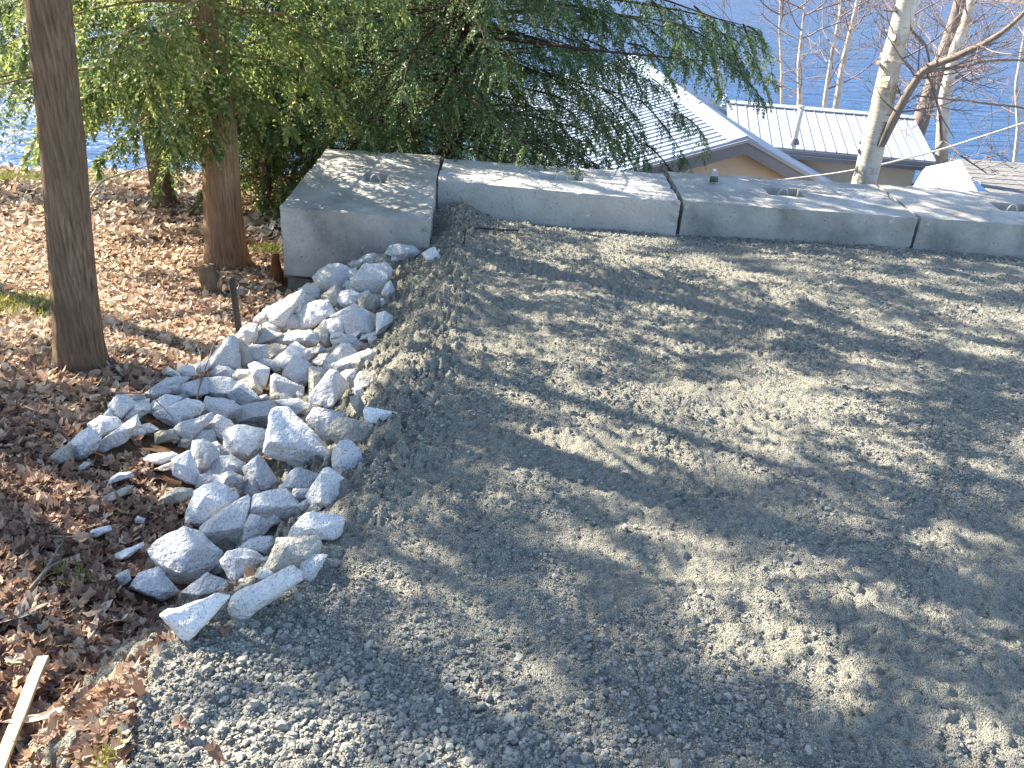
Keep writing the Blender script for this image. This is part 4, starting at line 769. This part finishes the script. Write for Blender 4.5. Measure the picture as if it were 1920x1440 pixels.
# brown trunk and slim birch right behind the wing
Y2 = 24.5
a = line_y([(1690, 330, Y2), (1722, 240, Y2), (1752, 150, Y2), (1785, 60, Y2), (1803, 0, Y2)]); a += [a[-1] + (a[-1] - a[-2]) * 2.0 + [0, 0, .5], a[-1] + (a[-1] - a[-2]) * 5]
bare_tree('bare_tree', 'leaning grey brown trunk right of the main birch', a, [.24, .22, .20, .18, .17, .13, .04], MT['brown_bark'], [], 32, [(-1, 11, 2.2, .03, 2)], minr=.006)
Y3 = 23.0
a = line_y([(1764, 330, Y3), (1766, 285, Y3), (1770, 190, Y3), (1790, 95, Y3), (1812, 40, Y3), (1822, 0, Y3)]); a += [a[-1] + (a[-1] - a[-2]) * 3, a[-1] + (a[-1] - a[-2]) * 8]
l1 = line_y([(1768, 265, Y3 - .2), (1748, 290, Y3 - 1), (1738, 330, Y3 - 1.5)]); l2 = line_y([(1766, 262, Y3 - .2), (1762, 215, Y3 - .6), (1750, 160, Y3 - 1), (1742, 120, Y3 - 1.5)]); l3 = line_y([(1770, 262, Y3 - .3), (1800, 290, Y3 - .8), (1850, 325, Y3 - 1)])
bare_tree('birch_tree', 'slim white birch right of the leaning brown trunk', a, [.17, .16, .15, .13, .12, .11, .08, .02], MT['birch'], [(l1, [.04, .03, .015], MT['twig']), (l2, [.04, .035, .03, .015], MT['twig']), (l3, [.03, .025, .012], MT['twig'])], 33, [(-1, 10, 2.3, .028, 2), (1, 6, 1.2, .015, 2), (2, 5, 1.0, .012, 2)], minr=.006)
# small birches by the water
Y4 = 31
for i, (lab, pts, rr) in enumerate([('small forked birch by the water left of the main birch', [(1562, 240), (1568, 200), (1580, 120), (1590, 80), (1606, 10), (1612, -20)], .15), ('thin white birch stem at the left of the small forked birch', [(1542, 240), (1548, 180), (1560, 100), (1575, 30), (1580, -20)], .10), ('thin birch behind the vent pipe', [(1496, 230), (1500, 180), (1498, 120), (1502, 80), (1504, 60)], .12), ('faint slim birch nearest the hemlock boughs', [(1466, 220), (1466, 130), (1462, 60), (1464, 0)], .07), ('twiggy bare tree at the right edge over the water', [(1900, 330), (1910, 240), (1905, 160), (1922, 60), (1935, -20)], .10)]):
    a = line_y([(x, y, Y4 + i * .7) for x, y in pts]); a = [a[0] - (a[1] - a[0]) * 1.2] + a; a += [a[-1] + (a[-1] - a[-2]) * 2.5]; n = len(a)
    bare_tree('birch_tree', lab, a, list(np.linspace(rr, .03, n)), MT['birch'], [], 40 + i, [(-1, 9, 2.8, .03, 2)], 'small birches by the water', minr=.008)
# ================================================================ houses below the wall
RZ = -2.0; A = on_z(1400, 260, RZ); B = on_z(1188, 104, RZ); ud = unit(B - A); ur = np.array([ud[1], -ud[0], 0]); LEN = float(np.linalg.norm(B - A))
mR, mL, wR, wL = .46, .31, 3.4, 4.6
house = empty('house', (A[0], A[1], -6.2)); tag(house, 'beige house with pale blue metal gable roof below the wall', 'house'); HO = np.array(house.location)
def quadslab(name, P, th, m, parent, origin, ribs=None):
    """four corner points, thickness downwards along the face normal"""
    P = [np.array(p, float) for p in P]; n = unit(np.cross(P[1] - P[0], P[3] - P[0])); n = n if n[2] > 0 else -n; V = [p - origin for p in P] + [p - n * th - origin for p in P]
    F = [(0, 1, 2, 3), (7, 6, 5, 4)] + [(i, (i + 4), (i + 1) % 4 + 4, (i + 1) % 4) for i in range(4)]
    if ribs:   # raised rib along the edge P0-P3 : width, height
        e = unit(P[1] - P[0]); w_, h_ = ribs
        for off in (0.0,):
            q = [P[0] + e * off, P[0] + e * (off + w_), P[3] + e * (off + w_), P[3] + e * off]; k = len(V); V += [x + n * .002 - origin for x in q] + [x + n * h_ + e * (w_ * .2 if j in (0, 3) else -w_ * .2) - origin for j, x in enumerate(q)]; F += [(k + 4, k + 5, k + 6, k + 7)] + [(k + i, k + (i + 1) % 4, k + (i + 1) % 4 + 4, k + i + 4) for i in range(4)]
    bm = bmesh.new(); vs = [bm.verts.new(v) for v in V]
    for f in F: bm.faces.new([vs[i] for i in f])
    bmesh.ops.recalc_face_normals(bm, faces=bm.faces); return link(name, bm_mesh(name, bm), m, parent)
def dn(w_, s): return ur * w_ * (1 if s > 0 else -1) - np.array([0, 0, w_ * (mR if s > 0 else mL)])
pw = .305
for s, w_ in ((1, wR), (-1, wL)):
    n = int(LEN / pw); me = None
    for k in range(n):
        if me is None:
            o = quadslab('roof_panel', [A + ud * .0, A + ud * (pw - .004), A + ud * (pw - .004) + dn(w_, s), A + dn(w_, s)], .03, MT['roof_blue'], house, HO, (.045, .035)); me = o.data
        else: o = link('roof_panel', me, None, house, tuple(ud * pw * k))
E2 = ud * LEN
quadslab('ridge_cap', [A + dn(.26, 1) + [0, 0, .05], A + E2 + dn(.26, 1) + [0, 0, .05], A + E2 + [0, 0, .06], A + [0, 0, .06]], .02, MT['roof_blue'], house, HO); quadslab('ridge_cap', [A + dn(.34, -1) + [0, 0, .05], A + E2 + dn(.34, -1) + [0, 0, .05], A + E2 + [0, 0, .062], A + [0, 0, .062]], .02, MT['roof_blue'], house, HO)
for s, w_ in ((1, wR), (-1, wL)):      # rake boards, soffits, fascia
    f0 = A - ud * .03; d_ = dn(w_, s); z1 = np.array([0, 0, -.035]); z2 = np.array([0, 0, -.30])
    quadslab('rake_board', [f0 + z1, f0 + z1 + d_, f0 + z2 + d_, f0 + z2], .03, MT['fascia'], house, HO)
    quadslab('rake_trim', [f0 - ud * .035 + [0, 0, .0], f0 - ud * .035 + d_, f0 - ud * .035 + d_ + [0, 0, -.06], f0 - ud * .035 + [0, 0, -.06]], .02, MT['roof_grey'], house, HO)
    quadslab('soffit', [f0 + z2 * .95 + ud * .03, f0 + z2 * .95 + d_ + ud * .03, f0 + z2 * .95 + d_ + ud * .42, f0 + z2 * .95 + ud * .42], .02, MT['fascia'], house, HO)
    e0 = A + dn(w_ - .02, s) - [0, 0, .06]; quadslab('gutter', [e0, e0 + E2, e0 + E2 + ur * s * .1, e0 + ur * s * .1], .09, MT['gutter'], house, HO)
# lap siding of the gable end, one board at a time
g0 = A + ud * .40; zt0 = RZ - .33; bh = .145
def half(z, s): return max(0., (zt0 - z) / (mR if s > 0 else mL))
k = 0
while True:
    za = zt0 - k * bh; zb = za - bh; k += 1
    if zb < -6.0: break
    l0, l1 = min(half(za, -1), wL - .45), min(half(zb, -1), wL - .45); r0, r1 = min(half(za, 1), wR - .45), min(half(zb, 1), wR - .45)
    b_ = lambda lr, z, out: g0 + ur * lr + np.array([0, 0, z - RZ]) - ud * out
    V = [b_(-l1, zb, .022), b_(r1, zb, .022), b_(r0 + .001, za, .006), b_(-l0 - .001, za, .006)]; V = [v - HO for v in V] + [v + ud * .03 - HO for v in V]
    me = bpy.data.meshes.new('siding_board'); me.from_pydata([tuple(v) for v in V], [], [(0, 1, 2, 3), (7, 6, 5, 4), (0, 4, 5, 1), (1, 5, 6, 2), (2, 6, 7, 3), (3, 7, 4, 0)]); link('siding_board', me, MT['siding'], house)
for s, w_ in ((1, wR - .45), (-1, wL - .45)):
    c0 = g0 + ur * s * w_ + [0, 0, 0]; zt_ = RZ - .34 - w_ * (mR if s > 0 else mL)
    quadslab('side_wall', [c0 * [1, 1, 0] + [0, 0, zt_], (c0 + ud * (LEN - .8)) * [1, 1, 0] + [0, 0, zt_], (c0 + ud * (LEN - .8)) * [1, 1, 0] + [0, 0, -6.2], c0 * [1, 1, 0] + [0, 0, -6.2]], .1, MT['siding'], house, HO)
bk = A + ud * (LEN - .35); quadslab('back_wall', [bk - ur * (wL - .45) + [0, 0, -1.7], bk + ur * (wR - .45) + [0, 0, -1.7], bk + ur * (wR - .45) + [0, 0, -4.2], bk - ur * (wL - .45) + [0, 0, -4.2]], .1, MT['siding'], house, HO)
# vent pipes
def pipe(px0, py0, px1, py1, Y, rad, label, m, collar=True):
    a = on_y(px0, py0, Y); b_ = on_y(px1, py1, Y); root = empty('vent_pipe', tuple(a)); tag(root, label, 'vent pipe'); d = b_ - a
    V, F = tubes([(np.array([d * 0 - d * .25, d * .3, d, d * 1.001]), [rad, rad, rad, rad * .5])], 14); link('pipe', np_mesh('pipe', V, F), m, root)
    V, F = tubes([(np.array([d * .93, d * .94, d * 1.0, d * 1.01]), [rad, rad * 1.25, rad * 1.25, rad * .3])], 14); link('pipe_cap', np_mesh('pipe_cap', V, F), m, root)
    if collar: V, F = tubes([(np.array([d * -.12, d * -.02, d * .05]), [rad * 2.1, rad * 1.6, rad * 1.05])], 14); link('flashing', np_mesh('flashing', V, F), MT['gutter'], root)
pipe(1490, 262, 1503, 198, 19.6, .06, 'tall weathered vent pipe on the right slope of the house roof', MT['pipe']); pipe(1357, 196, 1359, 178, 25.5, .05, 'short white vent on the house roof near the ridge', MT['cap'])
# the wing with the grey ribbed roof
WZ = -2.25; W0 = on_z(1368, 193, WZ); W1 = on_z(1712, 222, WZ); wd = unit(W1 - W0); wn = np.array([wd[1], -wd[0], 0])   # towards the camera
e1 = on_y(1757, 303, W1[1] - 2.55); run = float((e1 - W1) @ wn); fall = WZ - e1[2]; wing = empty('house_wing', (W1[0] - 2, W1[1], -6.2)); tag(wing, 'low wing with grey ribbed metal roof beside the water', 'house'); WO = np.array(wing.location)
sk = float((e1 - W1) @ wd); WL = float(np.linalg.norm(W1 - W0)); pw2 = .245; n = int(WL / pw2) + 1; me = None; slope = wn * run + wd * 0 - np.array([0, 0, fall])
for k in range(n):
    if me is None: o = quadslab('roof_panel', [W1 + wd * sk * .5, W1 + wd * (sk * .5 - pw2 + .004), W1 + wd * (sk * .5 - pw2 + .004) + slope, W1 + wd * sk * .5 + slope], .03, MT['roof_grey'], wing, WO, (.028, .018)); me = o.data
    else: link('roof_panel', me, None, wing, tuple(-wd * pw2 * k))
rr0 = W1 + wd * sk * .5; rr1 = W0
quadslab('ridge_cap', [rr0 + [0, 0, .045] + slope * .05, rr1 + [0, 0, .045] + slope * .05, rr1 + [0, 0, .055] - wn * .12, rr0 + [0, 0, .055] - wn * .12], .03, MT['roof_grey'], wing, WO)
quadslab('back_slope', [rr0, rr1, rr1 - wn * run - [0, 0, fall], rr0 - wn * run - [0, 0, fall]], .03, MT['roof_grey'], wing, WO)
ev0 = rr0 + slope; ev1 = rr1 + slope
quadslab('eave_board', [ev0 - [0, 0, .03], ev1 - [0, 0, .03], ev1 - [0, 0, .2], ev0 - [0, 0, .2]], .04, MT['fascia'], wing, WO); quadslab('gutter', [ev0 - [0, 0, .12] + wd * .15 + wn * .01, ev1 - [0, 0, .12] + wn * .01, ev1 - [0, 0, .12] + wn * .12, ev0 - [0, 0, .12] + wd * .15 + wn * .12], .09, MT['gutter'], wing, WO)
wl0 = ev0 - wn * .45 - wd * .25; wl1 = ev1 - wn * .45; zt1 = ev0[2] - .12
for k in range(14):
    za, zb = zt1 - .2 * k, zt1 - .2 * (k + 1); quadslab('siding_board', [wl0 * [1, 1, 0] + [0, 0, za] + wn * .004, wl1 * [1, 1, 0] + [0, 0, za] + wn * .004, wl1 * [1, 1, 0] + [0, 0, zb] + wn * .02, wl0 * [1, 1, 0] + [0, 0, zb] + wn * .02], .04, MT['siding'], wing, WO)
q0 = wl0 - wn * .05; quadslab('end_wall', [q0 * [1, 1, 0] + [0, 0, zt1], (q0 - wn * 4.2) * [1, 1, 0] + [0, 0, zt1], (q0 - wn * 4.2) * [1, 1, 0] + [0, 0, -6.2], q0 * [1, 1, 0] + [0, 0, -6.2]], .08, MT['siding'], wing, WO)
dp = ev0 + wd * .1 + wn * .08 - [0, 0, .2]; V, F = tubes([(np.array([dp, dp - [0, 0, .1] - wd * .1, dp - [.3, .0, .32] - wn * .3, dp - [.42, 0, .5] - wn * .42, dp - [.42, 0, 2.8] - wn * .42]) - WO, np.full(5, .045))], 8); link('downspout', np_mesh('downspout', V, F), MT['gutter'], wing)
wc = wl0 * [1, 1, 0] + [0, 0, zt1 - .9] - wd * 1.5 + wn * .03; wi = quadslab('window', [wc, wc - wd * .9, wc - wd * .9 - [0, 0, .8], wc - [0, 0, .8]], .05, MT['cap'], wing, WO)
# white panelled shed roof in front of the wing
P1, P4, P2, P3 = on_y(1700, 372, 15.0), on_y(1836, 376, 15.0), on_y(1736, 313, 16.6), on_y(1796, 301, 16.6); cz = np.array([P1[0], 15.4, -6.2]); shed = empty('white_shed', tuple(cz)); tag(shed, 'small white panelled roof glaring in the sun right of the birch', 'shed')
for k in range(4):
    u0, u1 = k / 4, (k + 1) / 4 - .006; L_ = lambda a, b_, u: a * (1 - u) + b_ * u
    quadslab('roof_panel', [L_(P1, P4, u0), L_(P1, P4, u1), L_(P2, P3, u1), L_(P2, P3, u0)], .025, MT['roof_white'], shed, cz)
quadslab('edge_trim', [P4 + [.0, 0, .012], P4 + [.05, 0, .012], P3 + [.05, 0, .012], P3 + [.0, 0, .012]], .10, MT['roof_white'], shed, cz)
for a, b_ in ((P1, P4), (P2, P3), (P1, P2), (P4, P3)):
    a = a * .97 + (P1 + P2 + P3 + P4) / 4 * .03; b_ = b_ * .97 + (P1 + P2 + P3 + P4) / 4 * .03; quadslab('shed_wall', [a - [0, 0, .04], b_ - [0, 0, .04], b_ * [1, 1, 0] + [0, 0, -6.2], a * [1, 1, 0] + [0, 0, -6.2]], .04, MT['siding'], shed, cz)
# weathered plank deck at the right
DZ = -4.1; D0 = on_z(1770, 297, DZ); dk = empty('plank_deck', (D0[0], D0[1] - 2, DZ - 1)); tag(dk, 'weathered grey plank deck by the water at the right edge', 'deck'); DO = np.array(dk.location); me = None; bw = .26
for k in range(26):
    if me is None:
        bm = bmesh.new(); box(bm, Vector(D0 + np.array([3.6, -.13, 0]) - DO), (7.4, bw - .03, .04)); bmesh.ops.bevel(bm, geom=list(bm.edges), offset=.006, segments=1, affect='EDGES'); o = link('plank', bm_mesh('plank', bm), MT['plank'], dk); me = o.data
    else: o = link('plank', me, None, dk, (.05 * math.sin(k * 7.1) - k * .012, -bw * k - .02 * k * 0, .006 * math.sin(k * 3.3)))
for i in range(3): bm = bmesh.new(); box(bm, Vector(D0 + np.array([1.6 + 2.4 * i, -3.2, -.14]) - DO), (.15, 6.6, .2)); link('joist', bm_mesh('joist', bm), MT['plank'], dk)
for i in range(4): bm = bmesh.new(); box(bm, Vector(D0 + np.array([1.6 + 4.8 * (i % 2), -.5 - 5.5 * (i // 2), -1.6]) - DO), (.18, .18, 2.7)); link('post', bm_mesh('post', bm), MT['plank'], dk)
# service cables
def cable(label, pts, rad):
    P = np.array(line_y(pts)); k = np.linspace(0, len(P) - 1, 40); Q = np.stack([np.interp(k, np.arange(len(P)), P[:, i]) for i in range(3)], -1)
    for _ in range(4):
        for i in range(3): Q[1:-1, i] = np.convolve(Q[:, i], [.25, .5, .25], 'valid')
    c = Q[0].copy(); V, F = tubes([(Q - c, np.full(40, rad))], 6); tag(link('cable', np_mesh('cable', V, F), MT['cable'], None, tuple(c)), label, 'cable')
cable('thick service cable sagging from the house gable past the birch', [(1460, 338, 17.0), (1560, 326, 16.5), (1640, 312, 16.0), (1760, 282, 15.5), (1860, 250, 15), (1960, 218, 14.5)], .018)
cable('thin cable crossing in front of the white shed roof', [(1740, 356, 14.5), (1830, 340, 14.5), (1960, 306, 14)], .008); cable('lowest thin cable over the plank deck', [(1700, 350, 14.6), (1800, 340, 14.4), (1960, 322, 14)], .006)
# ================================================================ small things on the ground
def post(name, label, cat, px0, py0, px1, py1, rad, m, lumpy=.05, nseg=12, top=None, seed=1, taper=1.0, bury=.15):
    a = hit_ground(px0, py0); b_ = on_y(px1, py1, a[1]); d = b_ - a; root = empty(name, tuple(a)); tag(root, label, cat); k = np.linspace(0, 1, 14)
    P = np.concatenate([[-d * bury], d * k[:, None], [d * 1.001]]); R = np.concatenate([[rad], np.linspace(rad, rad * taper, 14), [rad * .02]]); V, F = tubes([(P, R)], nseg); cen = np.repeat(P, nseg, 0); V = cen + (V - cen) * (1 + lumpy * noise3(V, 14, seed))[:, None]
    return root, V, F, d
ro, V, F, d = post('steel_stake', 'thin black steel stake standing at the upper left edge of the rocks', 'stake', 449, 628, 434, 520, .022, MT['black'], .10); link('stake_shaft', np_mesh('stake_shaft', V, F), MT['black'], ro)
ro, V, F, d = post('tree_stump', 'small mossy stump in front of the second cedar', 'stump', 397, 552, 391, 500, .075, MT['stump'], .5, 22, seed=4, taper=.85); link('stump_wood', np_mesh('stump_wood', V, F), MT['stump'], ro)
ro, V, F, d = post('rotten_stump', 'reddish rotten stump against the left side of the corner block', 'stump', 517, 528, 516, 478, .055, MT['rotten'], .5, 18, seed=9, taper=.7); link('stump_wood', np_mesh('stump_wood', V, F), MT['rotten'], ro)
# wooden lath at the lower left
a = hit_ground(92, 1262) + [0, 0, .065]; b_ = hit_ground(8, 1470) + [0, 0, .07]; d = b_ - a; L = np.linalg.norm(d); ax = Vector(d / L); ay = Vector((0, 0, 1)).cross(ax).normalized(); az = ax.cross(ay); bm = bmesh.new(); box(bm, (0, 0, 0), (L * 1.25, .034, .012)); bmesh.ops.bevel(bm, geom=list(bm.edges), offset=.002, segments=1, affect='EDGES')
bmesh.ops.subdivide_edges(bm, edges=[e for e in bm.edges if e.calc_length() > .2], cuts=12)
for v in bm.verts: v.co.y += .004 * math.sin(v.co.x * 9); v.co.z += .002 * math.sin(v.co.x * 23)
o = link('wooden_lath', bm_mesh('wooden_lath', bm), MT['lath']); o.matrix_world = Matrix.Translation(a + d * .62) @ Matrix((ax, ay, az)).transposed().to_4x4(); tag(o, 'pale raw wooden lath lying on the leaves at the lower left corner', 'lath')
# single large leaves
def big_leaf(px, py, size, yaw, curl, tint, label, lobes=7, lift=.03, asp=.6):
    p = hit_ground(px, py) + [0, 0, lift]; r = np.random.default_rng(int(px + py)); k = lobes * 4; a = np.linspace(0, 2 * math.pi, k, endpoint=False); rad = (.72 + .28 * np.cos(a * lobes)) * r.uniform(.9, 1.1, k); V = [(0, 0, 0)]; F = []
    for ring in (.5, 1.0):
        for q in range(k): x = rad[q] * ring * math.cos(a[q]); y = rad[q] * ring * math.sin(a[q]) * asp; V.append((x * size, y * size, (curl * y * y * 2.2 + .25 * curl * x * x + .03 * r.normal()) * size))
    for q in range(k): q2 = (q + 1) % k; F += [(0, 1 + q, 1 + q2, 1 + q2), (1 + q, 1 + k + q, 1 + k + q2, 1 + q2)]
    me = bpy.data.meshes.new('large_leaf'); me.from_pydata(V, [], [f if f[2] != f[3] else f[:3] for f in F]); at = me.attributes.new('tint', 'FLOAT', 'POINT'); at.data.foreach_set('value', np.full(len(V), tint, np.float32))
    o = link('large_leaf', me, MT['litter'], None, tuple(p)); o.rotation_euler = (-.12, .06, yaw); tag(o, label, 'leaf', 'large fallen leaves')
big_leaf(40, 1165, .085, .7, .3, .88, 'large pale tan lobed leaf at the left edge above the lath', 5)
big_leaf(78, 1372, .085, .5, .9, .92, 'curled pale leaf lying across the wooden lath', 2, .055, .35)
big_leaf(265, 1225, .042, -.3, .4, .45, 'reddish leaf on the gravel edge below the nearest white rock', 7)
big_leaf(105, 1400, .065, 1.2, .5, .62, 'pinkish brown leaf just right of the wooden lath', 6, .04)
big_leaf(165, 1385, .055, .2, .6, .7, 'pale curled leaf in the sun patch at the lower left', 5, .04)
big_leaf(142, 693, .10, -.35, .55, .85, 'long pinkish bark chip at the foot of the nearest cedar', 1, .03, .25)
# dead branches and twigs
def stick(label, paths, m, base_px, name='dead_branch'):
    c = hit_ground(*base_px); P = []
    for pts, r0, r1 in paths:
        Q = np.array([hit_ground(x, y) + [0, 0, dz] for x, y, dz in pts]); k = np.linspace(0, len(Q) - 1, 18); Q = np.stack([np.interp(k, np.arange(len(Q)), Q[:, i]) for i in range(3)], -1)
        for i in range(3): Q[1:-1, i] = np.convolve(Q[:, i], [.25, .5, .25], 'valid')
        P.append((Q + .004 * np.stack([noise3(Q + s, 12, 7) for s in (0, 5, 9)], -1) - c, np.linspace(r0, r1, 18)))
    V, F = tubes(P, 6); tag(link(name, np_mesh(name, V, F), m, None, tuple(c)), label, 'branch')
stick('grey forked dead branch lying on the leaves at the lower left', [([(40, 1215, .02), (44, 1165, .03), (62, 1120, .04), (95, 1085, .05), (150, 1052, .03)], .009, .005), ([(60, 1122, .04), (100, 1075, .05), (125, 1030, .04)], .006, .003)], MT['brown_bark'], (44, 1165))
stick('pale slender dead stick lying on dark leaves left of the front rocks', [([(88, 1016, .02), (140, 1018, .03), (200, 1006, .03)], .005, .003)], MT['palestick'], (140, 1018))
stick('long pale bent branch lying on the slope left of the second cedar', [([(160, 408, .1), (195, 372, .25), (240, 362, .3), (300, 348, .35), (338, 322, .5)], .016, .007), ([(195, 372, .25), (230, 350, .4), (250, 335, .5)], .007, .003)], MT['palestick'], (160, 408))
stick('tangle of pale sticks on the bank between the first two cedars', [([(255, 430, .05), (285, 405, .15), (300, 385, .2)], .008, .004), ([(265, 425, .05), (300, 415, .1), (330, 395, .12)], .007, .003), ([(220, 350, .1), (262, 340, .2), (300, 300, .5)], .008, .004), ([(170, 340, .1), (215, 345, .2), (245, 350, .2)], .008, .004)], MT['brown_bark'], (255, 430))
stick('thin bent sapling twig springing from the left arm of the rocks', [([(372, 800, .02), (374, 770, .10), (392, 728, .14), (412, 690, .2), (428, 655, .26)], .006, .002), ([(380, 752, .12), (382, 715, .16), (378, 702, .18)], .003, .0015)], MT['twig'], (372, 800), 'thin_twig')
stick('thin dark twig curving over the left arm of the rocks', [([(205, 768, .10), (235, 780, .13), (290, 784, .14), (330, 806, .06)], .0035, .002), ([(290, 784, .14), (288, 745, .15), (287, 728, .16)], .003, .0015)], MT['twig'], (290, 784), 'thin_twig')
stick('thin twig lying across the rocks at the foot of the stake', [([(470, 645, .12), (500, 632, .14), (530, 630, .12)], .003, .002)], MT['twig'], (500, 640), 'thin_twig')
